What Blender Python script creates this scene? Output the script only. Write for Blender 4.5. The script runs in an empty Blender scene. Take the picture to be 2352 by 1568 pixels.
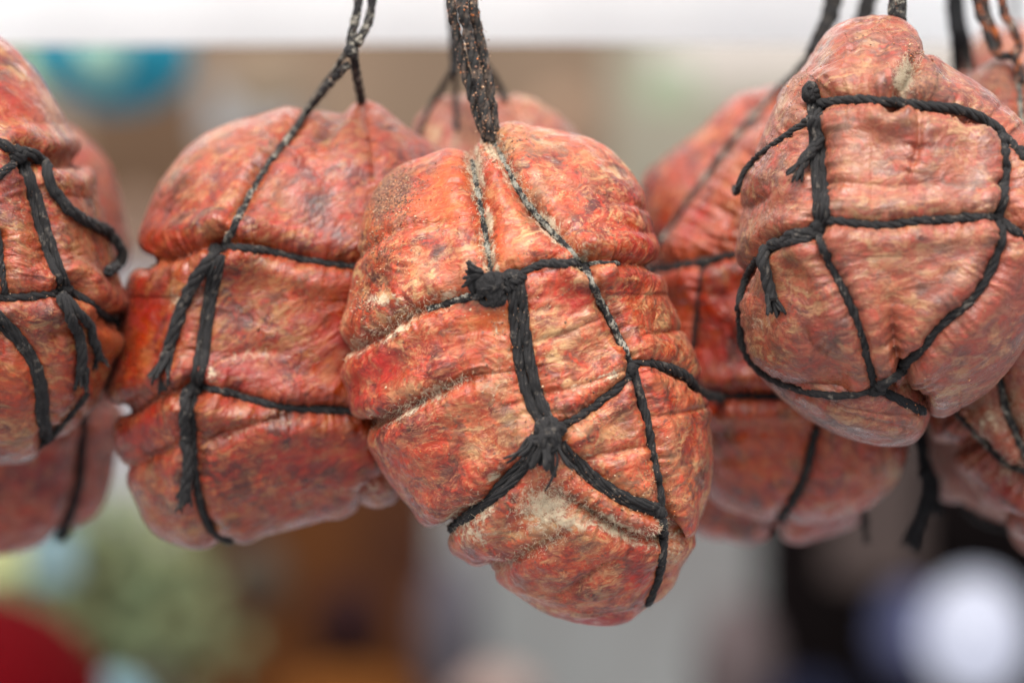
import bpy, math, random
import numpy as np
from mathutils import Vector
from mathutils.bvhtree import BVHTree

scn = bpy.context.scene
COL = scn.collection
# ------------------------------------------------------------------ camera, light, exposure
D = 0.87                      # metres from the lens to the plane of the middle sausage
K = 0.31 / 2352.0             # metres per layout unit on that plane
cam_d = bpy.data.cameras.new('camera'); cam = bpy.data.objects.new('camera', cam_d)
COL.objects.link(cam); scn.camera = cam
cam.location = (0, -D, 0); cam.rotation_euler = (math.radians(90), 0, 0)
cam_d.sensor_width = 36; cam_d.lens = 36 * D / 0.31
cam_d.clip_start = 0.02; cam_d.clip_end = 200
cam_d.dof.use_dof = True; cam_d.dof.focus_distance = 0.836; cam_d.dof.aperture_fstop = 4.0

world = bpy.data.worlds.new('World'); scn.world = world; world.use_nodes = True
wn = world.node_tree; wn.nodes.clear()
SUN_EL, SUN_AZ = math.radians(56), math.radians(-8)     # azimuth from the camera's back, towards the left
sky = wn.nodes.new('ShaderNodeTexSky'); sky.sky_type = 'NISHITA'; sky.sun_disc = False
sky.sun_elevation = SUN_EL; sky.sun_rotation = math.radians(180) - SUN_AZ
sky.air_density = 1.0; sky.dust_density = 4.0; sky.ozone_density = 1.0
hs = wn.nodes.new('ShaderNodeHueSaturation'); hs.inputs['Saturation'].default_value = 0.3
bgn = wn.nodes.new('ShaderNodeBackground'); bgn.inputs['Strength'].default_value = 0.15
wo = wn.nodes.new('ShaderNodeOutputWorld')
wn.links.new(sky.outputs[0], hs.inputs['Color']); wn.links.new(hs.outputs[0], bgn.inputs[0]); wn.links.new(bgn.outputs[0], wo.inputs[0])
sd = bpy.data.lights.new('sun', 'SUN'); sd.energy = 1.5; sd.angle = math.radians(65); sd.color = (1, .96, .9)
sun = bpy.data.objects.new('sun', sd); COL.objects.link(sun)
sdir = Vector((math.sin(SUN_AZ) * math.cos(SUN_EL), -math.cos(SUN_AZ) * math.cos(SUN_EL), math.sin(SUN_EL)))
sun.rotation_euler = sdir.to_track_quat('Z', 'Y').to_euler()
scn.view_settings.view_transform = 'Standard'; scn.view_settings.look = 'None'
scn.view_settings.exposure = 1.68; scn.view_settings.gamma = 1; scn.view_settings.use_curve_mapping = False
try:
    scn.cycles.max_bounces = 8; scn.cycles.diffuse_bounces = 4; scn.cycles.use_denoising = True
except Exception: pass

# ------------------------------------------------------------------ helpers
def W(px, py, y):
    f = K * (D + y) / D
    return Vector(((px - 1176) * f, y, -(py - 784) * f))

def tab(seed): return np.random.RandomState(seed).uniform(-1, 1, 65536)
_T = {}
def vnoise(P, seed):
    if seed not in _T: _T[seed] = tab(seed)
    t = _T[seed]
    i = np.floor(P).astype(np.int64); f = P - i; f = f * f * f * (f * (f * 6 - 15) + 10)
    out = np.zeros(len(P))
    for a in (0, 1):
        for b in (0, 1):
            for c in (0, 1):
                h = ((i[:, 0] + a) * 73856093 ^ (i[:, 1] + b) * 19349663 ^ (i[:, 2] + c) * 83492791) & 65535
                w = (f[:, 0] if a else 1 - f[:, 0]) * (f[:, 1] if b else 1 - f[:, 1]) * (f[:, 2] if c else 1 - f[:, 2])
                out += t[h] * w
    return out
def fbm(P, seed, o=3):
    s = 0; a = 1; n = 0
    for k in range(o):
        s = s + a * vnoise(P * (2.03 ** k) + 17.3 * k, seed + k); n += a; a *= .5
    return s / n
def spline(pts, step, closed=False):
    P = np.array(pts, float); n = len(P); out = []
    rng_ = range(n if closed else n - 1)
    for i in rng_:
        if closed: p0, p1, p2, p3 = P[(i - 1) % n], P[i], P[(i + 1) % n], P[(i + 2) % n]
        else: p0, p1, p2, p3 = P[max(i - 1, 0)], P[i], P[i + 1], P[min(i + 2, n - 1)]
        m = max(1, int(np.linalg.norm(p2 - p1) / step))
        for j in range(m):
            t = j / m
            out.append(.5 * ((2 * p1) + (p2 - p0) * t + (2 * p0 - 5 * p1 + 4 * p2 - p3) * t * t + (3 * p1 - p0 - 3 * p2 + p3) * t ** 3))
    if not closed: out.append(P[-1])
    return np.array(out)

def meshobj(name, V, F, mat, parent=None, origin=None, attrs=None, smooth=True):
    V = np.asarray(V, float)
    if origin is not None: V = V - np.array(origin)
    me = bpy.data.meshes.new(name)
    if isinstance(F, np.ndarray):
        n, k = F.shape
        me.vertices.add(len(V)); me.vertices.foreach_set('co', V.astype(np.float32).ravel())
        me.loops.add(n * k); me.loops.foreach_set('vertex_index', F.astype(np.int32).ravel())
        me.polygons.add(n); me.polygons.foreach_set('loop_start', np.arange(0, n * k, k, dtype=np.int32))
        me.polygons.foreach_set('loop_total', np.full(n, k, dtype=np.int32)); me.update(calc_edges=True)
    else:
        me.from_pydata([tuple(v) for v in V], [], F)
    if smooth: me.polygons.foreach_set('use_smooth', np.ones(len(me.polygons), dtype=bool))
    me.validate(); me.materials.append(mat)
    for nm, arr in (attrs or {}).items():
        a = me.attributes.new(nm, 'FLOAT', 'POINT'); a.data.foreach_set('value', np.asarray(arr, dtype=np.float32))
    o = bpy.data.objects.new(name, me); COL.objects.link(o)
    if parent is not None: o.parent = parent
    return o

def tag(o, label=None, cat=None, group=None, kind=None):
    if label: o['label'] = label
    if cat: o['category'] = cat
    if group: o['group'] = group
    if kind: o['kind'] = kind
    return o

# ------------------------------------------------------------------ materials
class NT:
    def __init__(s, name):
        s.m = bpy.data.materials.new(name); s.m.use_nodes = True; s.t = s.m.node_tree
        s.b = s.t.nodes['Principled BSDF']
    def n(s, typ, **kw):
        x = s.t.nodes.new(typ)
        for k, v in kw.items(): setattr(x, k, v)
        return x
    def L(s, a, b): s.t.links.new(a, b)
    def inp(s, node, key, v):
        if hasattr(v, 'is_linked') or isinstance(v, bpy.types.NodeSocket): s.L(v, node.inputs[key])
        else: node.inputs[key].default_value = v
    def noise(s, vec, scale, det=3, rough=.5, dist=0, out=0):
        x = s.n('ShaderNodeTexNoise'); s.L(vec, x.inputs['Vector'])
        x.inputs['Scale'].default_value = scale; x.inputs['Detail'].default_value = det
        x.inputs['Roughness'].default_value = rough; x.inputs['Distortion'].default_value = dist
        return x.outputs[out]
    def math(s, op, a, b=0.0, c=None, clamp=False):
        x = s.n('ShaderNodeMath', operation=op); x.use_clamp = clamp
        s.inp(x, 0, a); s.inp(x, 1, b)
        if c is not None: s.inp(x, 2, c)
        return x.outputs[0]
    def rng(s, v, a, b, c=0., d=1.):
        x = s.n('ShaderNodeMapRange', interpolation_type='SMOOTHSTEP'); s.inp(x, 0, v)
        for k, q in zip((1, 2, 3, 4), (a, b, c, d)): x.inputs[k].default_value = q
        return x.outputs[0]
    def mix(s, f, a, b):
        x = s.n('ShaderNodeMix', data_type='RGBA'); s.inp(x, 0, f)
        for k, v in ((6, a), (7, b)):
            if isinstance(v, tuple): x.inputs[k].default_value = (*v, 1) if len(v) == 3 else v
            else: s.L(v, x.inputs[k])
        return x.outputs[2]
    def ramp(s, v, stops):
        x = s.n('ShaderNodeValToRGB'); s.L(v, x.inputs[0]); e = x.color_ramp.elements
        while len(e) < len(stops): e.new(.5)
        for i, (p, c) in enumerate(stops): e[i].position = p; e[i].color = (*c, 1)
        return x.outputs[0]
    def attr(s, nm): 
        x = s.n('ShaderNodeAttribute'); x.attribute_name = nm; return x.outputs['Fac']

def meat_mat(name, ang=25, pale=.5, warm=0.0, seed=0., gloss=.36, dull=0., tint=(.84, .76, .52), bloom=.34):
    m = NT(name)
    tc = m.n('ShaderNodeTexCoord')
    mp = m.n('ShaderNodeMapping'); m.L(tc.outputs['Object'], mp.inputs[0])
    mp.inputs['Location'].default_value = (seed, seed * 1.7, seed * .3)
    mp.inputs['Rotation'].default_value = (0, math.radians(ang), 0)
    P = mp.outputs[0]
    # domain warp
    wx = m.noise(P, 70, 3, .6, 0, 1)
    va = m.n('ShaderNodeVectorMath', operation='SUBTRACT'); m.L(wx, va.inputs[0]); va.inputs[1].default_value = (.5, .5, .5)
    vs = m.n('ShaderNodeVectorMath', operation='SCALE'); m.L(va.outputs[0], vs.inputs[0]); vs.inputs['Scale'].default_value = .009
    vw = m.n('ShaderNodeVectorMath', operation='ADD'); m.L(P, vw.inputs[0]); m.L(vs.outputs[0], vw.inputs[1])
    Q = vw.outputs[0]
    st = m.n('ShaderNodeMapping'); m.L(Q, st.inputs[0]); st.inputs['Scale'].default_value = (.46, .75, 1.2)
    S = st.outputs[0]
    base = m.noise(Q, 95, 8, .62, .4)
    w = warm
    col = m.ramp(base, [(.28, (.05, .010, .009)), (.38, (.15, .020, .012)), (.47, (.30 + .04 * w, .045, .020)),
                        (.54, (.42 + .05 * w, .085 + .03 * w, .032)), (.63, (.38, .13, .075)), (.74, (.40, .21, .14))])
    big = m.rng(m.noise(P, 30, 3, .5), .45, .62)
    col = m.mix(m.math('MULTIPLY', big, .32), col, (.40, .055 + .05 * w, .014))
    # mauve lean pieces
    mv = m.rng(m.noise(S, 210, 5, .62, .4), .53, .65)
    col = m.mix(m.math('MULTIPLY', mv, .66), col, (.12, .050, .062))
    # vivid red and orange bits
    rd = m.rng(m.noise(Q, 220, 6, .64, .3), .55, .62)
    col = m.mix(m.math('MULTIPLY', rd, .8), col, m.mix(m.noise(P, 50, 2), (.50, .030, .010), (.55, .11 + .05 * w, .018)))
    # pale fat / dry skin in flowing streaks
    sp = m.noise(S, 190, 8, .70, .8)
    pm = m.math('MULTIPLY', m.rng(sp, .48, .62), pale * 1.25, clamp=True)
    pb = m.rng(m.noise(P, 42, 3, .6), .36, .62)
    pm = m.math('MULTIPLY', pm, m.math('ADD', m.math('MULTIPLY', pb, .95), .25), clamp=True)
    col = m.mix(pm, col, m.mix(m.noise(P, 60, 3), (.44, .33, .28), (.64, .48, .32)))
    # fine crinkle network of the dried casing
    ck = m.noise(S, 300, 4, .6, 1.6); cr_ = m.math('ABSOLUTE', m.math('SUBTRACT', ck, .5))
    col = m.mix(m.math('MULTIPLY', m.rng(cr_, .0, .020, 1, 0), m.rng(m.noise(P, 75, 3), .44, .60, .05, .6)), col, (.74, .60, .46))
    # thin creamy veins
    vn = m.noise(S, 70, 5, .6, 1.0)
    vr = m.math('ABSOLUTE', m.math('SUBTRACT', vn, .5))
    vm = m.math('MULTIPLY', m.rng(vr, .0, .018, 1, 0), m.rng(m.noise(P, 60, 2), .45, .6, 0, .5))
    col = m.mix(vm, col, (.58, .42, .26))
    # dark fold lines
    kn = m.noise(S, 150, 6, .62, 1.4)
    kr = m.math('ABSOLUTE', m.math('SUBTRACT', kn, .52))
    km = m.math('MULTIPLY', m.rng(kr, 0, .010, 1, 0), m.rng(m.noise(P, 80, 2), .42, .58, 0, .6))
    col = m.mix(km, col, (.16, .020, .008))
    # fine mottling
    f1 = m.noise(S, 330, 5, .62, .5)
    col = m.mix(m.rng(f1, .55, .68, 0, .55), col, (.60, .42, .32))
    f2 = m.noise(Q, 360, 5, .62, .5)
    col = m.mix(m.rng(f2, .55, .68, 0, .36), col, (.11, .035, .035))
    f3 = m.noise(Q, 260, 4, .6, .3)
    col = m.mix(m.rng(f3, .56, .66, 0, .45), col, (.50, .055, .015))
    pa = m.math('MULTIPLY', m.attr('pale'), .8); col = m.mix(m.math('MULTIPLY', pa, m.rng(m.noise(S, 150, 6, .65, .4), .38, .62, .1, .95)), col, m.mix(m.noise(Q, 200, 4), (.46, .34, .26), (.70, .56, .38)))
    # dry powdery bloom over everything
    b1 = m.noise(P, 520, 6, .78); b2 = m.noise(Q, 60, 4, .6)
    bm = m.rng(m.math('ADD', m.math('MULTIPLY', m.math('SUBTRACT', b1, .5), 1.4), b2), .42, .85, .06, bloom)
    col = m.mix(bm, col, (.55, .44, .38))
    # amber, vivid, mould and spice crust from the worn areas
    am = m.attr('amber'); col = m.mix(m.math('MULTIPLY', am, m.rng(m.noise(Q, 90, 4, .6), .3, .6, .35, .9)), col, (.58, .19, .025))
    vv = m.attr('vivid'); col = m.mix(m.math('MULTIPLY', vv, m.rng(m.noise(Q, 220, 4, .6), .35, .62, .2, .9)), col, (.42, .018, .006))
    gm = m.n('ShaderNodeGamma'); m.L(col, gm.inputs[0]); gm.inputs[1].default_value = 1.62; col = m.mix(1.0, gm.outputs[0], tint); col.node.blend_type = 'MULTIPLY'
    col = m.mix(m.math('MULTIPLY', m.attr('stain_shade'), m.rng(m.noise(Q, 140, 4, .6), .35, .6, .3, .8)), col, (.20, .035, .008))  # oily staining by the cords, together with painted groove shading
    ml = m.attr('mold')
    g1 = m.noise(Q, 420, 6, .75, .5)
    mm = m.rng(m.math('ADD', ml, m.math('MULTIPLY', m.math('SUBTRACT', g1, .5), 2.6)), .48, .95)
    col = m.mix(m.math('MULTIPLY', mm, .86), col, m.mix(m.noise(P, 600, 3), (.22, .155, .09), (.50, .43, .30)))
    cr = m.attr('crust')
    g2 = m.noise(Q, 700, 5, .8)
    cm = m.rng(m.math('ADD', cr, m.math('MULTIPLY', m.math('SUBTRACT', g2, .5), 2.2)), .45, .75)
    col = m.mix(m.math('MULTIPLY', cm, .85), col, m.mix(m.rng(m.noise(P, 1100, 2), .45, .6), (.045, .018, .012), (.18, .075, .035)))
    # pepper specks
    vo = m.n('ShaderNodeTexVoronoi'); m.L(P, vo.inputs['Vector']); vo.inputs['Scale'].default_value = 330
    sk = m.math('MULTIPLY', m.rng(vo.outputs['Distance'], .10, .17, 1, 0), m.rng(m.noise(P, 90, 2), .48, .58))
    col = m.mix(m.math('MULTIPLY', sk, .75), col, (.08, .03, .02))
    if dull: col = m.mix(dull, col, (.30, .17, .12))
    m.L(col, m.b.inputs['Base Color'])
    rg = m.rng(m.noise(Q, 110, 5, .65), .38, .62, gloss - .08, gloss + .30)
    rg = m.math('ADD', rg, m.math('MULTIPLY', m.math('ADD', mm, cm), .4), clamp=True)
    m.L(rg, m.b.inputs['Roughness'])
    m.b.inputs['Specular IOR Level'].default_value = .36
    m.b.inputs['Sheen Weight'].default_value = .02; m.b.inputs['Sheen Roughness'].default_value = .45
    m.b.inputs['Sheen Tint'].default_value = (1, .93, .9, 1)
    m.b.inputs['Coat Weight'].default_value = .06; m.b.inputs['Coat Roughness'].default_value = .2
    m.b.inputs['Subsurface Weight'].default_value = .06
    m.b.inputs['Subsurface Radius'].default_value = (1, .35, .2); m.b.inputs['Subsurface Scale'].default_value = .0025
    # wrinkles
    h1 = m.math('POWER', m.math('ABSOLUTE', m.math('MULTIPLY', m.math('SUBTRACT', m.noise(S, 150, 6, .62, 1.4), .52), 3.2)), .7)
    h2 = m.math('ABSOLUTE', m.math('SUBTRACT', m.noise(S, 260, 4, .55, .8), .5))
    h3 = m.noise(P, 1400, 3, .7)
    h = m.math('ADD', m.math('MULTIPLY', h1, 1.0), m.math('MULTIPLY', h2, .8))
    h = m.math('ADD', h, m.math('MULTIPLY', h3, m.math('ADD', .03, m.math('MULTIPLY', m.math('ADD', mm, cm), .7))))
    bp = m.n('ShaderNodeBump'); m.L(h, bp.inputs['Height']); bp.inputs['Strength'].default_value = .5; bp.inputs['Distance'].default_value = .0007
    m.L(bp.outputs[0], m.b.inputs['Normal'])
    return m.m

def cord_mat(name, dust=0.0, rust=0.0, dcol=(.26, .235, .19), base=(.0085, .0080, .0080)):
    m = NT(name); tc = m.n('ShaderNodeTexCoord'); P = tc.outputs['Object']
    c = m.mix(m.noise(P, 900, 4, .7), base, tuple(x * 2.1 for x in base))
    if dust: c = m.mix(m.math('MULTIPLY', m.rng(m.noise(P, 330, 5, .75), .60 - .22 * dust, .66 - .1 * dust), min(1, .5 + dust * .4)), c, dcol)
    if rust: c = m.mix(m.math('MULTIPLY', m.rng(m.noise(P, 240, 5, .7), .66 - .2 * rust, .72 - .15 * rust), .85), c, (.26, .065, .015))
    m.L(c, m.b.inputs['Base Color']); m.b.inputs['Roughness'].default_value = .85
    m.b.inputs['Specular IOR Level'].default_value = .12
    m.b.inputs['Sheen Weight'].default_value = .03; m.b.inputs['Sheen Roughness'].default_value = .4
    bp = m.n('ShaderNodeBump'); m.L(m.noise(P, 1600, 3, .7), bp.inputs['Height']); bp.inputs['Strength'].default_value = .6; bp.inputs['Distance'].default_value = .0004
    m.L(bp.outputs[0], m.b.inputs['Normal'])
    return m.m

def crumb_mat():
    m = NT('spice crumbs'); g = m.n('ShaderNodeNewGeometry')
    c = m.ramp(g.outputs['Random Per Island'], [(0, (.05, .02, .012)), (.35, (.14, .065, .035)), (.65, (.24, .125, .07)), (.92, (.34, .22, .13)), (.97, (.42, .12, .025))])
    m.L(c, m.b.inputs['Base Color']); m.b.inputs['Roughness'].default_value = .6
    return m.m
def fibre_mat():
    m = NT('mould fibres'); m.b.inputs['Base Color'].default_value = (.45, .38, .27, 1); m.b.inputs['Roughness'].default_value = .9
    return m.m

CORD = cord_mat('charcoal cord', .16, 0, (.10, .085, .07)); CORD_D = cord_mat('dusty cord', .45); CORD_M = cord_mat('mouldy cord', .72, 0, (.20, .19, .155)); CORD_R = cord_mat('rusty cord', .1, .75)
CORD_H = cord_mat('spice-caked cord', .5, 0, (.09, .065, .05), (.011, .0105, .010))
CORD_B = cord_mat('deep black cord', 0, 0, base=(.006, .006, .0065))
CRUMB = crumb_mat(); FIB = fibre_mat()

# ------------------------------------------------------------------ sausage shells
def proj_px(V):
    f = D / (V[:, 1] + D) / K
    return np.stack([V[:, 0] * f + 1176, -V[:, 2] * f + 784], 1)

def shell(outline, ctr, y0, T, nth=420, nph=210, creases=(), blobs=(), seed=1, lump=1.0, ang=25, n=2.3, wr=1.0, tilt=(0, 0), scale_back=.9):
    """a closed, thick, lumpy body: outline at its widest, bulging to front and back, pressed in along its creases"""
    poly = spline(outline, 5, True)
    th = np.linspace(0, 2 * np.pi, nth, endpoint=False)
    c = np.array(ctr, float); q = poly - c
    R = np.zeros(nth); A = q; B = np.roll(q, -1, 0); E = B - A
    for i, t in enumerate(th):
        d = np.array([math.cos(t), math.sin(t)])
        den = d[0] * E[:, 1] - d[1] * E[:, 0]; den[np.abs(den) < 1e-9] = 1e-9
        s = (A[:, 0] * E[:, 1] - A[:, 1] * E[:, 0]) / den
        u = (A[:, 0] * d[1] - A[:, 1] * d[0]) / den
        ok = (u >= 0) & (u <= 1) & (s > 0)
        R[i] = s[ok].max() if ok.any() else (R[i - 1] if i else 100)
    sg = nth / 26.; k = np.arange(-int(3 * sg), int(3 * sg) + 1); g = np.exp(-k ** 2 / (2 * sg * sg)); g /= g.sum()
    Rs = np.convolve(np.concatenate([R[-len(k):], R, R[:len(k)]]), g, 'same')[len(k):-len(k)]
    ph = np.linspace(0, np.pi, nph)[1:-1]
    t = np.sin(ph)[:, None]; side = np.where(ph < np.pi / 2, -1., 1.)[:, None]
    RR = Rs[None] + (R - Rs)[None] * t ** 5
    px = c[0] + RR * t * np.cos(th)[None]; py = c[1] + RR * t * np.sin(th)[None]
    prof = np.clip(1 - t ** n, 0, 1) ** .5 * np.ones_like(px)
    y = y0 + side * T * prof * np.where(side > 0, scale_back, 1.) + tilt[0] * (px - c[0]) + tilt[1] * (py - c[1])
    f = K * (D + y0) / D
    V = np.stack([(px - 1176) * f, y, -(py - 784) * f], -1).reshape(-1, 3)
    m = len(ph)
    cx, cz = (c[0] - 1176) * f, -(c[1] - 784) * f
    poles = np.array([[cx, y0 - T, cz], [cx, y0 + T * scale_back, cz]])
    V = np.concatenate([V, poles])
    I = np.arange(m * nth).reshape(m, nth); J = np.roll(I, -1, 1)
    F = np.stack([I[:-1], I[1:], J[1:], J[:-1]], -1).reshape(-1, 4)
    # orientation: outward
    a = V[F[:, 1]] - V[F[:, 0]]; b = V[F[:, 3]] - V[F[:, 0]]; nn = np.cross(a, b)
    cen = V[F].mean(1) - np.array([cx, y0, cz])
    if (nn * cen).sum() < 0: F = F[:, ::-1]
    capn = [np.stack([np.full(nth, m * nth), I[0], J[0], J[0]], -1), np.stack([np.full(nth, m * nth + 1), J[-1], I[-1], I[-1]], -1)]
    def normals(V):
        nn = np.cross(V[F[:, 2]] - V[F[:, 0]], V[F[:, 3]] - V[F[:, 1]])
        N = np.zeros_like(V)
        for kk in range(4):
            for ax in range(3): N[:, ax] += np.bincount(F[:, kk], nn[:, ax], len(V))
        N[-2] = (0, -1, 0); N[-1] = (0, 1, 0)
        return N / (np.linalg.norm(N, axis=1)[:, None] + 1e-12)
    N = normals(V)
    tt = np.concatenate([(t * np.ones_like(px)).ravel(), [0, 0]])
    edge = 1 - .75 * tt ** 10
    back = V[:, 1] > y0 + .3 * T
    PX = proj_px(V)
    disp = lump * edge * (.0030 * fbm(V * 26, seed, 2) + .0013 * fbm(V * 75 + 5, seed + 7, 2))
    # flowing ridges
    ca, sa = math.cos(math.radians(ang)), math.sin(math.radians(ang))
    U = np.stack([V[:, 0] * ca + V[:, 2] * sa, V[:, 1], -V[:, 0] * sa + V[:, 2] * ca], 1)
    wv = U + .006 * np.stack([vnoise(U * 90, seed + 20), vnoise(U * 90, seed + 21), vnoise(U * 90, seed + 22)], 1)
    r1 = 1 - np.abs(fbm(wv * np.array([55, 100, 170]), seed + 30, 2)) * 2
    r2 = 1 - np.abs(fbm(wv * np.array([140, 260, 420]), seed + 33, 2)) * 2
    disp += wr * (.55 + .45 * edge) * (.00032 * r1 + .00020 * r2)
    mold = np.zeros(len(V)); stain_shade = np.zeros(len(V))
    pxs = PX[:, 0]; pys = PX[:, 1]
    for ci, cc in enumerate(creases):
        pts = spline(cc['p'], 4); w = cc.get('w', 14) * 1.15; dep = cc.get('d', .0022); mo = cc.get('m', 0); mw = cc.get('mw', w * 1.3)
        L = len(pts); tp = cc.get('taper', (0, 0)); s = np.arange(L) / max(1, L - 1)
        tap = np.ones(L)
        if tp[0]: tap *= np.clip(s / tp[0], 0, 1)
        if tp[1]: tap *= np.clip((1 - s) / tp[1], 0, 1)
        rad = 4 * max(w, mw)
        sel = np.where((pxs > pts[:, 0].min() - rad) & (pxs < pts[:, 0].max() + rad) & (pys > pts[:, 1].min() - rad) & (pys < pts[:, 1].max() + rad))[0]
        if len(sel) == 0: continue
        jit = 3.0 * vnoise(np.stack([pxs[sel] / 30, pys[sel] / 30, np.full(len(sel), ci * 3.)], 1), 99)
        best = np.full(len(sel), 1e9); bi = np.zeros(len(sel), int)
        for s0 in range(0, len(sel), 20000):
            ss = sel[s0:s0 + 20000]
            dx = pxs[ss][:, None] - pts[None, :, 0]; dy = pys[ss][:, None] - pts[None, :, 1]
            d2 = dx * dx + dy * dy; k_ = d2.argmin(1); best[s0:s0 + 20000] = np.sqrt(d2[np.arange(len(ss)), k_]); bi[s0:s0 + 20000] = k_
        dd = np.abs(best + jit); tw = tap[bi]; fade = np.where(back[sel], .6, 1.)
        sharp = .65 * np.exp(-(dd / w) ** 2) + .35 * np.exp(-(dd / (w * .4)) ** 2)
        puff = np.exp(-((dd - 2.9 * w) / (1.9 * w)) ** 2)
        pk = vnoise(np.stack([bi * 4 / cc.get('pf', 9.), dd / 60, np.full(len(sel), ci * 7.)], 1), 55)
        disp[sel] += tw * fade * (-.86 * dep * sharp + (.46 if dep >= .002 else .1) * dep * puff + cc.get('pk', .22) * dep * pk * np.exp(-(dd / (2.6 * w)) ** 2))
        stain_shade[sel] = np.maximum(stain_shade[sel], tw * np.exp(-((dd - .2 * w) / (1.0 * w)) ** 2) * (.55 + .45 * pk) * min(1, dep / .003))  # strongest inside the groove: oil stain and shade in one mask
        if mo:
            mn = .5 + .5 * vnoise(np.stack([pxs[sel] / 45, pys[sel] / 45, np.full(len(sel), ci * 5.)], 1), 77)
            mold[sel] = np.maximum(mold[sel], tw * mo * (.75 * np.exp(-((dd - .45 * mw) / (.55 * mw)) ** 2)) * (.15 + 1.1 * mn))
    A_ = {'stain_shade': stain_shade, 'mold': mold, 'crust': np.zeros(len(V)), 'amber': np.zeros(len(V)), 'vivid': np.zeros(len(V)), 'pale': np.zeros(len(V))}
    for (kind, bx, by, rx, ry, am) in blobs:
        e = ((pxs - bx) / rx) ** 2 + ((pys - by) / ry) ** 2
        e = e * (1 + .5 * vnoise(np.stack([pxs / 40, pys / 40, np.full(len(V), bx)], 1), 88))
        val = am * np.exp(-e)
        if kind == 'dent': disp -= .001 * val
        else: A_[kind] = np.maximum(A_[kind], val)
    V = V + N * disp[:, None]
    V[-2] = V[I[0]].mean(0); V[-1] = V[I[-1]].mean(0)
    tris = np.concatenate([capn[0][:, :3], capn[1][:, :3]])
    return V, F, tris, A_

class Sausage:
    def __init__(s, label, origin, cat='sausage', group='cured sausages hanging in black cord'):
        s.root = bpy.data.objects.new('hanging_sausage', None); COL.objects.link(s.root)
        s.root.location = origin; s.o = Vector(origin); s.root.empty_display_size = .02
        tag(s.root, label, cat, group); s.trees = []; s.rs = random.Random(len(label))
    def body(s, mat, shells, name='meat_body'):
        Vs, Fs, off = [], [], 0; AT = {}
        for V, F, T3, A in shells:
            Vs.append(V); 
            Fs += [tuple(r) for r in (F + off).tolist()] + [tuple(r) for r in (T3 + off).tolist()]
            off += len(V)
            for k, a in A.items(): AT.setdefault(k, []).append(a)
        V = np.concatenate(Vs); s.V = V
        o = meshobj(name, V, Fs, mat, s.root, s.o, {k: np.concatenate(a) for k, a in AT.items()})
        s.bvh = BVHTree.FromPolygons([tuple(v) for v in V.tolist()], Fs)
        return o
    def hit(s, px, py):
        o = Vector((0, -D, 0)); d = (W(px, py, 0) - o).normalized()
        return s.bvh.ray_cast(o, d)
    def lay(s, pts, R, lift=.45, y0=None, y1=None, wrap0=False, wrap1=False, sm=5, push=0.0):
        """a cord path lying on the body"""
        P2 = spline(pts, 5); n = len(P2); Y = [None] * n; out = [None] * n; 
        for i, (a, b) in enumerate(P2):
            loc, nor, _, _ = s.hit(a, b)
            if loc is not None:
                if nor.y > 0: nor = -nor
                Y[i] = loc.y; nor = (nor + Vector((0, -.6, 0))).normalized()
                out[i] = loc + nor * (R * (lift * .5 if lift < .95 else lift))
        hits = [i for i in range(n) if Y[i] is not None]
        if not hits:
            yy0 = y0 if y0 is not None else 0; yy1 = y1 if y1 is not None else yy0
            out = [W(a, b, yy0 + (yy1 - yy0) * i / max(1, n - 1)) for i, (a, b) in enumerate(P2)]
        else:
            f, l = hits[0], hits[-1]
            for i in range(n):
                if out[i] is None:
                    if i < f: y = Y[f] if y0 is None else y0 + (Y[f] - y0) * (i / f)
                    elif i > l: y = Y[l] if y1 is None else Y[l] + (y1 - Y[l]) * ((i - l) / (n - 1 - l))
                    else:
                        a = max(h for h in hits if h < i); b = min(h for h in hits if h > i)
                        y = out[a].y + (out[b].y - out[a].y) * (i - a) / (b - a)
                    out[i] = W(P2[i][0], P2[i][1], y)
        A = np.array([tuple(v) for v in out])
        # smooth depth only, staying at or before the skin
        for _ in range(sm):
            B = A.copy(); B[1:-1, 1] = (A[:-2, 1] + 2 * A[1:-1, 1] + A[2:, 1]) / 4
            B[:, 1] = np.minimum(B[:, 1], A[:, 1] + .0004); A = B
        A[:, 1] -= push
        A = A.tolist()
        def dive(p, q):
            v = Vector(p) - Vector(q); v.normalize(); r = []
            for k in range(1, 14):
                a = k / 13 * math.pi / 2
                r.append(list(Vector(p) + v * (.003 * math.sin(a)) - v * (.004 * (k / 13) ** 2) + Vector((0, .018 * (k / 13) ** 1.2, 0))))
            return r
        if wrap0: A = dive(A[0], A[min(4, len(A) - 1)])[::-1] + A
        if wrap1: A = A + dive(A[-1], A[-min(5, len(A))])
        return np.array(A)

def resample(P, step):
    P = np.asarray(P, float); d = np.r_[0, np.cumsum(np.linalg.norm(np.diff(P, axis=0), axis=1))]
    n = max(3, int(d[-1] / step) + 1); t = np.linspace(0, d[-1], n)
    Q = np.stack([np.interp(t, d, P[:, k]) for k in range(3)], 1)
    for _ in range(2): Q[1:-1] = (Q[:-2] + 2 * Q[1:-1] + Q[2:]) / 4
    return Q, t
def frames(P):
    T = np.gradient(P, axis=0); T /= np.linalg.norm(T, axis=1)[:, None] + 1e-12
    N = np.zeros_like(P); up = np.array([0, -1., 0]) if abs(T[0, 1]) < .9 else np.array([1., 0, 0])
    v = up - T[0] * up.dot(T[0]); v /= np.linalg.norm(v); N[0] = v
    for i in range(1, len(P)):
        v = v - T[i] * v.dot(T[i]); v /= np.linalg.norm(v) + 1e-12; N[i] = v
    return T, N, np.cross(T, N)
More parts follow.
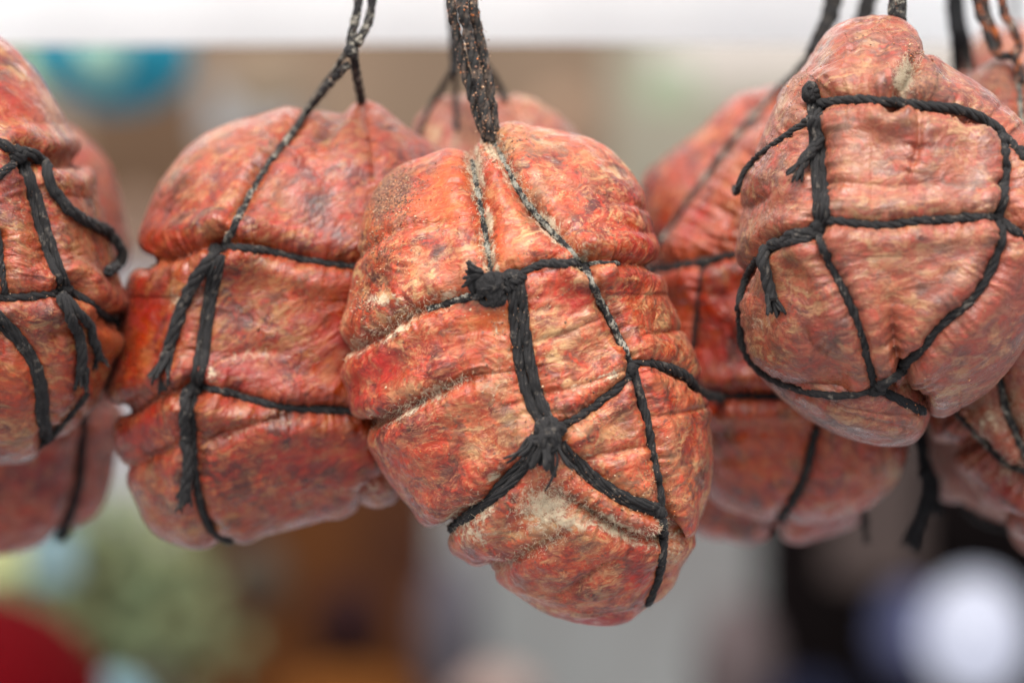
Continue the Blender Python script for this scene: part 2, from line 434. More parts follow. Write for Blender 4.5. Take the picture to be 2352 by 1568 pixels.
class MB:
    def __init__(s): s.V = []; s.F = []; s.n = 0
    def tube(s, P, R, sides=7, cap=True):
        P = np.asarray(P); T, N, B = frames(P); R = np.broadcast_to(R, (len(P),))
        a = np.linspace(0, 2 * np.pi, sides, endpoint=False)
        V = P[:, None] + (N[:, None] * np.cos(a)[None, :, None] + B[:, None] * np.sin(a)[None, :, None]) * R[:, None, None]
        m = len(P); I = s.n + np.arange(m * sides).reshape(m, sides); J = np.roll(I, -1, 1)
        s.F += [tuple(x) for x in np.stack([I[:-1], J[:-1], J[1:], I[1:]], -1).reshape(-1, 4).tolist()]
        if cap: s.F.append(tuple(I[0][::-1].tolist())); s.F.append(tuple(I[-1].tolist()))
        s.V.append(V.reshape(-1, 3)); s.n += m * sides
    def cord(s, P, R, plies=4, pitch=None, rs=random, fuzz=1.0, taper=None, flat=1.0):
        P, t = resample(P, .00055); T, N, B = frames(P); pitch = pitch or R * 6.5
        wob = np.array([1 + .10 * math.sin(x * 900 + R * 1e4) for x in t])
        tp = np.ones(len(P)) if taper is None else np.interp(np.linspace(0, 1, len(P)), *zip(*taper))
        R = R * .95; off = R * {3: .45, 4: .47, 6: .60}[plies]; r = R * {3: .60, 4: .55, 6: .42}[plies]; pitch = pitch * (1.25 if plies < 6 else 1.6)
        for k in range(plies):
            a = 2 * np.pi * (k / plies + t / pitch) + .3 * np.sin(t * 260 + k)
            Q = P + (N * np.cos(a)[:, None] * flat + B * np.sin(a)[:, None]) * (off * wob * tp)[:, None]
            s.tube(Q, r * (.94 + .12 * np.sin(t * 1500 + k * 2)) * tp, 7)
        L = t[-1]
        for _ in range(int(L * 2200 * fuzz)):
            i = rs.randrange(1, len(P) - 1); a = rs.random() * 6.283
            d = N[i] * math.cos(a) + B[i] * math.sin(a); e = T[i] * rs.uniform(-1, 1) + np.array([rs.uniform(-.5, .5) for _ in range(3)])
            ln = rs.uniform(.0006, .0024); p0 = P[i] + d * R * .8
            pts = [p0 + d * ln * .45 * x + e * ln * .8 * x * x for x in (0, .33, .66, 1)]
            s.tube(pts, [.000035, .00003, .000025, .00001], 3, False)
    def tassel(s, p, d, R, n, ln, rs, spread=.5):
        d = Vector(d).normalized(); a = d.orthogonal().normalized(); b = d.cross(a)
        for k in range(n):
            th = rs.random() * 6.283; rr = rs.random() ** .5; q = a * math.cos(th) + b * math.sin(th)
            l = ln * rs.uniform(.65, 1.1); c = rs.uniform(-.15, .15)
            pts = []
            for i in range(9):
                x = i / 8
                pts.append(Vector(p) + q * R * (.35 + .3 * rr) * (1 - .0 * x) + d * l * x + q * (spread * l * rr * x * x) + b * (c * l * math.sin(x * 4 + k)) )
            s.tube([tuple(v) for v in pts], [R * .27] * 7 + [R * .24, R * .14], 5)
    def build(s, name, mat, parent=None, origin=None, **k):
        return meshobj(name, np.concatenate(s.V), s.F, mat, parent, origin, **k)

def cordpart(S, name, paths, R, mat=CORD, plies=4, **k):
    mb = MB()
    for P in paths: mb.cord(P, R, plies, rs=S.rs, **k)
    return mb.build(name, mat, S.root, S.o)
def tailpart(S, P, R, mat=CORD, n=12, ln=.008, plies=4, spread=.5):
    mb = MB(); mb.cord(P, R, plies, rs=S.rs)
    e = np.array(P[-1]); d = e - np.array(P[-min(6, len(P))]); mb.tassel(e - d / (np.linalg.norm(d) + 1e-9) * R, d, R, n, ln, S.rs, spread)
    return mb.build('cord_tail', mat, S.root, S.o)
def knotpart(S, px, py, rad, R, mat=CORD, seed=1, squash=.7, n=3, sx=1.0, extra=0, y=None, out=.6):
    loc, nor, _, _ = S.hit(px, py)
    if y is not None or loc is None: loc = W(px, py, y or 0)
    c = loc + Vector((0, -rad * out, 0)); rs = random.Random(seed); mb = MB()
    for k in range(n):
        ax = Vector((rs.uniform(-1, 1), rs.uniform(-.5, .5), rs.uniform(-1, 1))).normalized()
        q = ax.orthogonal().normalized(); b = ax.cross(q); pts = []
        r0 = rad - R
        for i in range(40):
            t = i / 39 * 2 * math.pi * 1.35
            v = q * math.cos(t) + b * math.sin(t) + ax * (.45 * math.sin(1.5 * t + k))
            v *= r0 * (.82 + .18 * math.sin(3 * t + seed))
            pts.append((c.x + v.x * sx, c.y + v.y * squash, c.z + v.z))
        mb.cord(np.array(pts), R, 4, rs=rs, fuzz=.6)
    for k in range(extra):
        a = rs.uniform(3.6, 5.8); d = Vector((math.cos(a), -.25, math.sin(a)))
        mb.tassel(c + d * rad * .5, d, R * .8, 3, rad * rs.uniform(.8, 1.6), rs, .5)
    return mb.build('knot', mat, S.root, S.o)

def crumbs(S, spots, n, size=(.00012, .00038), seed=3, name='spice_crumbs'):
    """spots: (px, py, spread px) or polylines; crumbs lie on the skin or on the cords"""
    rs = random.Random(seed); V = []; F = []
    for _ in range(n):
        x, y, sp, lift = rs.choice(spots)
        a = x + rs.gauss(0, sp); b = y + rs.gauss(0, sp)
        loc, nor, _, _ = S.hit(a, b)
        if loc is None: continue
        if nor.y > 0: nor = -nor
        p = loc + nor * (lift + .0001); r = rs.uniform(*size) * (1 if rs.random() < .9 else 1.6); base = len(V)
        for q in ((1, 0, 0), (-1, 0, 0), (0, 1, 0), (0, -1, 0), (0, 0, 1), (0, 0, -1)):
            V.append(tuple(p[i] + (q[i] * rs.uniform(.5, 1.2) + rs.uniform(-.3, .3)) * r for i in range(3)))
        F += [tuple(base + j for j in f) for f in ((0, 2, 4), (2, 1, 4), (1, 3, 4), (3, 0, 4), (2, 0, 5), (1, 2, 5), (3, 1, 5), (0, 3, 5))]
    if V: return tag(meshobj(name, V, F, CRUMB, S.root, S.o, smooth=False), kind='stuff')
def along(pts, lift, sp=4):
    return [(a, b, sp, lift) for a, b in spline(pts, 4)]
def crumbs_on_cords(S, objs, n, seed, size=(.00014, .00042)):
    """crumbs clinging to a cord mesh"""
    rs = random.Random(seed); V = []; F = []
    for o in objs:
        me = o.data; ps = me.polygons
        for _ in range(n):
            f = ps[rs.randrange(len(ps))]
            if len(f.vertices) != 4 or f.area < 4e-9 or (f.normal.y > .2): continue
            p = f.center + S.o; r = rs.uniform(*size); base = len(V)
            for q in ((1, 0, 0), (-1, 0, 0), (0, 1, 0), (0, -1, 0), (0, 0, 1), (0, 0, -1)):
                V.append(tuple(p[i] + (q[i] * rs.uniform(.5, 1.2) + rs.uniform(-.3, .3)) * r for i in range(3)))
            F += [tuple(base + j for j in g) for g in ((0, 2, 4), (2, 1, 4), (1, 3, 4), (3, 0, 4), (2, 0, 5), (1, 2, 5), (3, 1, 5), (0, 3, 5))]
    return tag(meshobj('spice_crumbs', V, F, CRUMB, objs[0] if len(objs) == 1 else S.root, S.o, smooth=False), kind='stuff')
def mold_fibres(S, spots, n, seed=5):
    rs = random.Random(seed); mb = MB()
    for _ in range(n):
        x, y, sp, lift = rs.choice(spots)
        loc, nor, _, _ = S.hit(x + rs.gauss(0, sp), y + rs.gauss(0, sp))
        if loc is None: continue
        if nor.y > 0: nor = -nor
        d = (nor * .7 + Vector([rs.uniform(-1, 1) for _ in range(3)])).normalized(); e = Vector([rs.uniform(-1, 1) for _ in range(3)])
        l = rs.uniform(.0004, .0014)
        mb.tube([tuple(loc + d * l * t + e * l * .6 * t * t) for t in (0, .35, .7, 1)], [.00006, .00005, .00004, .00002], 3, False)
    if mb.n: tag(mb.build('mould_fibres', FIB, S.root, S.o), kind='stuff')

def U(pts, y): return np.array([tuple(W(a, b, y_)) for a, b, y_ in [(p[0], p[1], p[2] if len(p) > 2 else y) for p in pts]])
def free(pts, y):
    Q = spline([tuple(W(p[0], p[1], p[2] if len(p) > 2 else y)) for p in pts], .002); return Q
def shift(P, dx, dz=0, dy=0): Q = np.array(P); Q[:, 0] += dx; Q[:, 2] += dz; Q[:, 1] += dy; return Q

# ================================================================== HERO (S5)
OUT5 = [(1140,318),(1112,345),(1080,357),(1030,357),(980,362),(935,376),(900,398),(872,425),(850,465),(836,510),(828,560),(820,600),(812,650),(803,700),(799,750),(803,800),(797,830),(797,880),(812,925),(838,960),(858,971),(856,995),(861,1035),(873,1075),(897,1112),(930,1150),(970,1183),(1008,1206),(1030,1216),(1042,1242),(1080,1280),(1130,1308),(1155,1330),(1190,1365),(1230,1393),(1280,1413),(1340,1428),(1400,1433),(1440,1424),(1468,1402),(1490,1385),(1520,1365),(1545,1328),(1555,1280),(1558,1235),(1554,1208),(1578,1200),(1607,1178),(1624,1138),(1633,1080),(1635,1030),(1629,980),(1615,920),(1602,885),(1590,830),(1573,770),(1552,720),(1530,680),(1508,640),(1498,612),(1503,580),(1501,530),(1490,480),(1470,430),(1440,385),(1400,345),(1350,318),(1290,303),(1230,297),(1180,299)]
cr5 = [
 dict(p=[(790,812),(830,790),(880,760),(940,722),(990,704),(1040,690),(1110,668)], w=13, d=.0040, m=1.0, mw=34, taper=(0,.25)),
 dict(p=[(850,972),(900,958),(960,925),(1020,893),(1075,868),(1130,858),(1200,850)], w=13, d=.0038, m=1.0, mw=22, taper=(0,.5)),
 dict(p=[(1020,1216),(1060,1185),(1110,1155),(1150,1105),(1210,1045),(1240,1020)], w=15, d=.0045, m=1.0, mw=34, taper=(0,.4)),
 dict(p=[(1083,350),(1092,400),(1100,450),(1112,520),(1125,600),(1135,650)], w=15, d=.0042, m=1.1, mw=26),
 dict(p=[(1138,330),(1165,385),(1195,440),(1235,495),(1290,555),(1335,610)], w=13, d=.0042, m=1.0, mw=26),
 dict(p=[(1335,610),(1365,670),(1410,750),(1445,830),(1465,900),(1487,980),(1500,1060),(1513,1130),(1521,1200),(1522,1260),(1510,1330),(1480,1395)], w=12, d=.0032, m=.55, mw=20, taper=(0,.22)),
 dict(p=[(1345,606),(1400,603),(1450,605),(1505,612)], w=12, d=.0036, m=.6, mw=16),
 dict(p=[(1380,470),(1430,465),(1480,478),(1500,485)], w=10, d=.0012, m=.35, taper=(.5,0)),
 dict(p=[(1450,832),(1520,840),(1570,862),(1615,900)], w=12, d=.0035, m=.4),
 dict(p=[(1445,860),(1400,905),(1350,942),(1300,972),(1255,990)], w=11, d=.0030, m=.4),
 dict(p=[(1180,640),(1187,700),(1196,780),(1207,850),(1228,920),(1258,980)], w=20, d=.0028, m=.3),
 dict(p=[(1290,1030),(1340,1082),(1400,1128),(1450,1155),(1510,1175)], w=15, d=.0036, m=.5, mw=20),
 dict(p=[(1190,635),(1240,612),(1290,606),(1345,610)], w=11, d=.0026, m=.2),
 dict(p=[(1270,1120),(1320,1150),(1360,1175),(1410,1205),(1455,1224),(1520,1226)], w=13, d=.0050, m=1.0, mw=26, taper=(.3,0)),
 dict(p=[(1120,1305),(1170,1295),(1220,1262),(1290,1225),(1330,1180)], w=11, d=.0024, m=.7, mw=18, taper=(0,.4)),
 dict(p=[(1555,1208),(1530,1212),(1510,1214)], w=12, d=.0024, m=.8),
 dict(p=[(1460,1240),(1400,1290),(1330,1340),(1260,1375)], w=10, d=.0018, m=.4, taper=(.3,.3)),
 dict(p=[(820,590),(870,560),(930,530),(1000,520),(1080,520)], w=12, d=.0015, m=.55, mw=24, taper=(0,.4)),
 dict(p=[(1215,790),(1290,770),(1360,740),(1400,730)], w=8, d=.0012, m=.7, mw=12, taper=(0,.3)),
 dict(p=[(1230,905),(1300,895),(1380,870),(1430,850)], w=8, d=.0012, m=.9, mw=12),
 dict(p=[(1300,1060),(1370,1045),(1440,1030),(1495,1020)], w=8, d=.0012, m=.8, mw=14),
 dict(p=[(1450,780),(1500,765),(1575,755)], w=8, d=.0014, m=.6, mw=10, taper=(.3,0)),
 dict(p=[(1490,960),(1550,950),(1620,935)], w=8, d=.0014, m=.7, mw=12),
 dict(p=[(1340,540),(1410,520),(1500,545)], w=9, d=.0004, m=.3, taper=(.3,.2)),
]
bl5 = [('pale',900,740,60,30,.4),('pale',1440,350,60,60,.4),('pale',1380,380,50,60,.45),('crust',850,700,35,60,.4),('pale',1150,800,50,140,.85),('pale',1210,960,60,100,.7),('pale',1330,760,80,60,.6),('pale',1330,1000,90,80,.6),('pale',1230,470,70,60,.6),('pale',1180,560,30,90,.6),('pale',1420,1130,60,50,.6),('pale',1250,1190,120,60,.8),('pale',1550,1040,60,120,.45),('pale',1000,650,60,40,.5),('pale',1530,1290,30,80,.7),('pale',1070,1000,70,60,.45),('pale',1200,1340,120,50,.5),('pale',1230,330,90,40,.7),('crust',1200,325,60,18,.5),('crust',1100,345,40,14,.6),('vivid',1010,1090,90,60,.3),('crust',905,450,70,75,1.0),('crust',860,560,30,70,.55),('crust',1000,400,80,35,.45),('crust',830,660,25,90,.4),('amber',1035,440,55,70,1.0),('amber',985,480,70,40,.7),('amber',1155,560,45,110,.55),('amber',1120,735,60,25,.7),('amber',860,520,14,80,.8),
       ('mold',890,690,70,22,.85),('mold',1090,395,18,60,.9),('mold',1250,330,90,22,.55),('mold',1140,325,40,25,.6),('mold',1250,1160,85,55,.95),('mold',1310,1190,70,30,.9),('mold',1100,1215,60,40,.75),('mold',1140,880,50,90,.5),('mold',1530,1260,22,60,.6),('mold',1150,760,40,60,.4),('mold',1300,985,50,40,.4),
       ('vivid',890,830,70,60,.8),('vivid',830,890,40,60,.7),('vivid',1310,700,40,32,.9),('vivid',1460,555,45,40,.9),('vivid',1430,470,50,30,.6),('vivid',960,1010,80,70,.35),('vivid',1250,1310,90,50,.45),('vivid',1460,1290,30,60,.6),('vivid',1350,1425,100,10,1.0),('vivid',1480,650,60,25,.5),('vivid',1580,1010,45,70,.3)]
M5 = meat_mat('marbled sausage skin', 22, .62, .3, 0.)
S5 = Sausage('large mouldy sausage in the middle, tapering to a rounded tip, cord knotted in a cross', W(1230, 860, 0))
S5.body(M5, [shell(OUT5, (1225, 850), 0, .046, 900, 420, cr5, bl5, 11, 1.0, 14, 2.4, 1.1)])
w = 11 * K
P = lambda S, pts, R=12 * K, **k: S.lay(pts, R, **k)
c_a = cordpart(S5, 'binding_cord', [P(S5, [(1138,332),(1165,385),(1195,440),(1235,495),(1290,555),(1335,610)], 9*K, lift=.15)], 9*K, CORD_M)
c_b = cordpart(S5, 'binding_cord', [P(S5, [(1085,372),(1092,410),(1100,460),(1112,530),(1128,620),(1135,645)], 9*K, lift=.1)], 9*K, CORD_M)
c_c = cordpart(S5, 'binding_cord', [P(S5, [(1340,612),(1367,670),(1410,750),(1445,830),(1450,850)], 10*K)], 10*K, CORD_D)
c_d = cordpart(S5, 'binding_cord', [P(S5, [(1455,850),(1470,905),(1489,980),(1500,1060),(1513,1130),(1521,1200),(1522,1260),(1510,1325),(1488,1380)], 12*K, wrap1=True)], 12*K, CORD)
c_e = cordpart(S5, 'binding_cord', [P(S5, [(985,712),(1025,697),(1065,686),(1105,680)], 11*K)], 11*K, CORD_D)
c_f = cordpart(S5, 'binding_cord', [P(S5, [(1185,640),(1205,625),(1240,612),(1290,607),(1330,612),(1348,628)], 12*K, lift=.7)], 12.5*K, CORD)
c_g = cordpart(S5, 'binding_cord', [P(S5, [(1175,650),(1176,700),(1184,780),(1194,850),(1212,915),(1243,975)], 13*K, lift=.7), P(S5, [(1195,650),(1202,700),(1212,780),(1225,850),(1243,915),(1265,965)], 13*K, lift=.8)], 13.5*K, CORD, plies=6, pitch=.022)
c_h = cordpart(S5, 'binding_cord', [P(S5, [(1262,1000),(1300,974),(1350,944),(1400,905),(1430,880),(1448,855)], 13*K, lift=.7)], 13*K, CORD)
c_i = cordpart(S5, 'binding_cord', [P(S5, [(1445,845),(1480,833),(1530,842),(1572,862),(1598,892),(1622,908),(1660,914)], 13*K, lift=.7, y1=.045)], 13.5*K, CORD)
c_j = cordpart(S5, 'binding_cord', [P(S5, [(1275,1015),(1320,1070),(1370,1115),(1430,1152),(1505,1178)], 12*K, lift=.6), P(S5, [(1290,1015),(1335,1062),(1385,1105),(1440,1138),(1508,1162)], 12*K, lift=.8)], 12*K, CORD, plies=6, pitch=.022)
c_k = cordpart(S5, 'binding_cord', [P(S5, [(1235,1020),(1195,1065),(1150,1115),(1105,1158),(1062,1192),(1036,1210)], 11*K, lift=.3), P(S5, [(1240,1030),(1205,1075),(1165,1120),(1115,1160),(1066,1196),(1036,1214)], 11*K, lift=.3)], 11*K, CORD, plies=6, pitch=.022)
c_l = cordpart(S5, 'binding_cord', [P(S5, [(1345,607),(1380,605),(1420,606)], 7*K, lift=0)], 7*K, CORD_M)
knotpart(S5, 1128, 663, 44*K, 8*K, CORD, 3, .7, 12, 1.1, out=.5)
knotpart(S5, 1095, 652, 28*K, 10*K, CORD, 5, .7, 4, 1.0)
knotpart(S5, 1178, 645, 30*K, 8*K, CORD, 8, .8, 8, 1.2)
mb = MB(); l1 = S5.hit(1090, 640)[0]; mb.tassel(l1 + Vector((.002, -.004, .001)), (-1, -.3, .1), 17*K, 14, .0055, S5.rs, .6); mb.build('cord_tail', CORD, S5.root, S5.o)
k2 = knotpart(S5, 1256, 1003, 47*K, 14*K, CORD, 12, .9, 5, 1.05)
mb = MB(); l2 = S5.hit(1250, 1040)[0] + Vector((0, -.004, .003)); mb.tassel(l2, (-.15, -.1, -1), 24*K, 16, .0085, S5.rs, .45)
mb.tassel(l2 + Vector((.003, 0, 0)), (.35, -.1, -1), 12*K, 4, .011, S5.rs, .6); mb.tassel(l2 + Vector((-.003, 0, .001)), (-.5, -.1, -1), 14*K, 5, .009, S5.rs, .5); mb.build('cord_tail', CORD, S5.root, S5.o)
knotpart(S5, 1448, 850, 22*K, 12*K, CORD, 21, .7, 2, 1.0)
knotpart(S5, 1343, 617, 18*K, 10*K, CORD_D, 22, .7, 2)
knotpart(S5, 1513, 1175, 20*K, 12*K, CORD, 23, .7, 2)
hang5 = []
yy = -.012
for dx, dy in ((-25, 0), (1, -.0035), (26, .001)):
    hang5.append(free([(1000+dx,-900,.01),(1052+dx,-200,.01+dy),(1060+dx,0,yy+dy),(1070+dx,60,yy+dy),(1086+dx,130,yy+dy),(1103+dx*.85,210,yy+dy),(1118+dx*.65,280,yy+dy),(1130+dx*.4,325,yy+dy*.5)], yy))
hc5 = cordpart(S5, 'hanging_cord', hang5, 13*K, CORD_H, plies=3, taper=[(0,1),(.97,1),(1,.85)])
crumbs_on_cords(S5, [hc5], 4500, 4, (.00014, .00045))
crumbs_on_cords(S5, [c_g, c_j, c_d, c_i, c_h], 260, 5, (.0001, .00026))
sp5 = along([(1180,640),(1207,850),(1258,980)], .0003, 26) + along([(1290,1030),(1400,1130),(1510,1175)], .0002, 22) + along([(1500,1060),(1520,1200)], .0002, 18)
sp5 += [(1132,322,14,.0004)] * 90 + [(900,440,45,0)] * 160 + [(860,560,30,0)] * 60 + [(1130,660,35,.0012)] * 20 + [(1150,330,35,0)] * 60 + [(1200,850,260,0)] * 120 + [(830,700,20,0)] * 40 + [(1250,1000,35,.0015)] * 20
crumbs(S5, sp5, 3200, (.0001, .00034), 6)
ml5 = along([(790,812),(830,790),(880,760),(940,722),(1000,702)], 0, 11) + along([(850,972),(900,958),(960,925),(1020,893),(1075,868)], 0, 9) + along([(1020,1216),(1060,1185),(1110,1155)], 0, 14) + along([(1083,360),(1100,450),(1125,600)], 0, 10) + along([(1150,350),(1235,495),(1335,610)], 0, 9) + along([(1270,1120),(1360,1175),(1455,1224),(1520,1226)], 0, 12) + along([(1130,1305),(1220,1262),(1290,1225)], 0, 9) + [(1250,1160,40,0)] * 60 + [(1525,1200,10,0)] * 20 + [(1130,335,16,0)] * 60 + [(1095,385,10,0)] * 40
mold_fibres(S5, ml5, 5000)

# ================================================================== LEFT SAUSAGE (S3)
OUT3 = [(845,233),(820,242),(800,266),(770,270),(720,262),(680,258),(620,262),(560,275),(510,292),(460,316),(420,350),(385,395),(360,440),(342,490),(333,540),(338,575),(352,598),(320,628),(290,670),(272,730),(262,790),(255,850),(257,900),(272,932),(288,942),(281,960),(278,985),(283,1030),(297,1075),(312,1120),(325,1165),(345,1205),(375,1233),(420,1247),(470,1248),(520,1242),(600,1228),(680,1208),(760,1185),(830,1166),(880,1150),(905,1135),(950,1060),(985,900),(1000,800),(1020,600),(1035,450),(1025,360),(990,328),(940,300),(900,275),(872,248)]
cr3 = [
 dict(p=[(340,600),(400,588),(450,578),(505,566)], w=15, d=.0038, m=.35, mw=20),
 dict(p=[(505,566),(600,570),(680,590),(760,605),(830,612)], w=13, d=.0038, m=.3),
 dict(p=[(270,945),(300,938),(350,915),(400,900),(445,892)], w=14, d=.0038, m=.6, mw=20),
 dict(p=[(445,890),(500,896),(580,920),(680,940),(780,945),(850,950)], w=13, d=.0036, m=.3),
 dict(p=[(710,255),(660,320),(610,390),(560,480),(515,560)], w=12, d=.0026, m=.2),
 dict(p=[(500,575),(480,650),(463,740),(452,830),(446,890)], w=16, d=.0024, m=.2),
 dict(p=[(445,900),(443,1000),(449,1100),(465,1180),(490,1225),(525,1245)], w=13, d=.0032, m=.2),
 dict(p=[(460,1020),(540,985),(600,968),(680,955),(740,945)], w=12, d=.0022, m=.7, mw=18, taper=(.2,.3)),
 dict(p=[(290,1075),(340,1050),(400,1030),(440,1005)], w=12, d=.0020, m=.5, taper=(0,.2)),
 dict(p=[(480,845),(540,815),(600,808),(680,812)], w=12, d=.0010, m=.5, mw=22, taper=(.1,.3)),
 dict(p=[(845,250),(850,300),(855,370),(860,430)], w=15, d=.0022, m=0, taper=(0,.3)),
 dict(p=[(830,1166),(845,1120),(880,1095)], w=14, d=.003, m=.6, mw=24),
]
bl3 = [('crust',930,400,70,120,.45),('vivid',800,780,60,120,.6),('amber',780,880,70,50,.7),('vivid',780,1050,100,80,.45),('amber',350,580,40,30,.6),('pale',480,300,120,50,.55),('pale',400,380,50,60,.5),('pale',560,450,60,40,.4),('pale',640,660,90,50,.35),('pale',390,690,40,60,.6),('pale',460,1215,120,40,.55),('pale',340,1120,40,60,.5),('pale',760,300,50,40,.5),('vivid',300,850,40,60,.6),('amber',280,700,30,70,.6),('vivid',350,560,40,30,.6),('amber',840,250,40,30,1.0),('vivid',330,720,60,90,.8),('amber',300,760,40,100,.7),('amber',365,560,50,40,.5),('vivid',540,860,70,40,.7),('amber',780,800,60,150,.55),('vivid',420,560,70,30,.5),('mold',400,690,20,45,.7),('amber',560,430,26,40,.7),('mold',590,815,70,18,.6),('mold',490,860,20,25,.8),('vivid',650,1050,90,40,.6),('vivid',330,980,50,60,.7),('crust',900,560,40,200,.5),('crust',880,350,60,90,.35),('amber',800,1000,60,60,.6),('mold',860,1120,30,30,.5)]
M3 = meat_mat('ruddy sausage skin', 28, .45, .5, 3.1, .3, tint=(.58, .46, .25), bloom=.20)
S3 = Sausage('broad three-lobed sausage left of the middle one, with two frayed cord tails', W(600, 760, .04))
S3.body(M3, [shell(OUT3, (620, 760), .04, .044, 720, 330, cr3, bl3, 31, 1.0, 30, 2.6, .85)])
cs = [cordpart(S3, 'binding_cord', [P(S3, [(797,150),(760,190),(710,250),(660,320),(610,390),(560,480),(518,560)], 10*K, y0=.0, lift=.5)], 10.5*K, CORD_D)]
cs.append(cordpart(S3, 'binding_cord', [P(S3, [(500,570),(560,572),(620,580),(680,592),(760,605),(815,610),(850,612)], 11*K, lift=.5)], 12*K, CORD))
cs.append(cordpart(S3, 'binding_cord', [P(S3, [(497,590),(482,650),(467,740),(455,830),(443,885)], 11*K, lift=.6), P(S3, [(512,590),(498,650),(483,740),(470,830),(455,885)], 11*K, lift=.6)], 11*K, CORD, plies=6, pitch=.025))
cs.append(cordpart(S3, 'binding_cord', [P(S3, [(450,890),(480,888),(530,902),(600,925),(680,938),(780,945),(850,950)], 11*K, lift=.5)], 12.5*K, CORD))
cs.append(cordpart(S3, 'binding_cord', [P(S3, [(445,900),(442,1000),(449,1100),(463,1170),(485,1215),(520,1240)], 11*K, lift=.5, wrap1=True)], 12.5*K, CORD))
tailpart(S3, P(S3, [(492,585),(460,625),(435,670),(415,720),(398,780),(385,830)], 16*K, lift=.9), 17*K, CORD, 16, .011, 4, .35)
tailpart(S3, P(S3, [(425,905),(422,960),(430,1020),(430,1080),(425,1125)], 13*K, lift=1.0), 15*K, CORD, 14, .0080, 4, .25)
knotpart(S3, 497, 578, 24*K, 12*K, CORD, 31, .7, 3)
knotpart(S3, 443, 897, 27*K, 12*K, CORD, 33, .7, 3)
knotpart(S3, 806, 120, 22*K, 11*K, CORD_D, 35, .9, 3, .8, y=.0)
hc3 = cordpart(S3, 'hanging_cord', [free([(880,-900,.02),(850,-300,.01),(824,0,.004),(812,60,.003),(803,110,0)], 0), free([(900,-900,.02),(880,-300,.01),(855,0,.004),(842,60,.002),(820,100,0)], 0), free([(812,95,0),(814,140,.005),(820,180,.015),(830,235,.032),(832,250,.038)], 0)], 12*K, CORD_D)
free2 = cordpart(S3, 'hanging_cord', [free([(800,110,.002),(770,160,.012),(735,210,.035),(700,270,.07)], 0)], 8*K, CORD_D)
crumbs_on_cords(S3, [hc3, cs[0]], 160, 14); crumbs_on_cords(S3, cs[1:], 60, 15, (.0001, .00022))
crumbs(S3, [(600,750,220,0)] * 4 + [(900,560,40,0)] * 4, 500, (.00008, .0002), 16)

# ================================================================== FAR LEFT SAUSAGE (S1)
OUT1 = [(0,88),(40,120),(80,160),(115,215),(145,270),(160,320),(168,362),(190,388),(215,435),(232,490),(250,560),(268,640),(273,695),(265,730),(272,770),(262,810),(252,850),(235,890),(200,940),(150,985),(110,1020),(60,1045),(0,1064),(-100,1080),(-250,1020),(-330,800),(-330,500),(-250,250),(-150,120),(-60,75)]
cr1 = [
 dict(p=[(175,372),(140,372),(90,370),(40,365)], w=13, d=.0045, m=.15),
 dict(p=[(275,740),(235,722),(190,690),(150,668)], w=13, d=.0042, m=.1),
 dict(p=[(-40,690),(0,686),(60,681),(120,675),(150,668)], w=13, d=.003, m=.3),
 dict(p=[(45,375),(75,450),(100,540),(125,610),(145,660)], w=17, d=.0028, m=.3),
 dict(p=[(0,540),(5,620),(12,680)], w=11, d=.002, m=.3),
 dict(p=[(0,745),(40,780),(80,840),(95,910),(98,970),(108,1020)], w=18, d=.0026),
 dict(p=[(108,1010),(140,975),(175,940)], w=14, d=.002),
 dict(p=[(130,770),(200,740),(270,760)], w=14, d=.002, m=.0),
]
bl1 = [('pale',130,240,30,90,.7),('pale',240,440,40,50,.7),('pale',40,560,60,60,.6),('pale',180,600,60,60,.5),('pale',60,1000,100,50,.4),('amber',40,250,60,60,.6),('vivid',20,230,50,50,.6),('mold',40,480,50,60,.45),('mold',60,620,50,40,.3),('amber',235,790,40,60,.8),('vivid',230,670,30,40,.4),('amber',30,870,80,60,.5),('mold',30,740,60,20,.4)]
M1 = meat_mat('streaky sausage skin', -18, .6, .4, 7.7, .32, tint=(.60, .50, .30))
S1 = Sausage('sausage cut off by the left edge of the picture, with a thick curled cord end', W(0, 560, .02))
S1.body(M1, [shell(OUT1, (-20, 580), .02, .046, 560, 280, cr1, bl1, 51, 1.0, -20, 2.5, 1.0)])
k = [cordpart(S1, 'binding_cord', [P(S1, [(42,375),(70,450),(93,540),(117,610),(140,655)], 11*K, lift=.6), P(S1, [(58,375),(86,450),(112,540),(135,610),(152,650)], 11*K, lift=.6)], 11*K, CORD, plies=6, pitch=.025)]
k.append(cordpart(S1, 'binding_cord', [P(S1, [(-60,690),(0,686),(60,681),(120,675),(150,665)], 12*K, lift=.6)], 12.5*K))
k.append(cordpart(S1, 'binding_cord', [P(S1, [(150,662),(185,680),(220,705),(250,730),(272,745)], 12*K, lift=.5, wrap1=True)], 11*K))
k.append(cordpart(S1, 'binding_cord', [P(S1, [(-60,310),(-20,325),(10,335),(40,355)], 12*K, lift=.7)], 13*K))
k.append(cordpart(S1, 'binding_cord', [P(S1, [(-40,430),(0,402),(35,372)], 12*K, lift=.7)], 11*K))
k.append(cordpart(S1, 'binding_cord', [P(S1, [(-15,500),(2,590),(8,640),(12,685)], 9*K, lift=.5)], 10*K))
k.append(cordpart(S1, 'binding_cord', [P(S1, [(-40,720),(0,748),(38,785),(70,835),(86,900),(88,960),(102,1015)], 12*K, lift=.6), P(S1, [(-30,705),(12,735),(50,775),(84,830),(102,900),(104,950),(112,1010)], 12*K, lift=.8)], 12*K, CORD, plies=6, pitch=.022))
k.append(cordpart(S1, 'binding_cord', [P(S1, [(90,1025),(112,1008),(140,975),(165,945),(200,900)], 10*K, lift=.6)], 10*K))
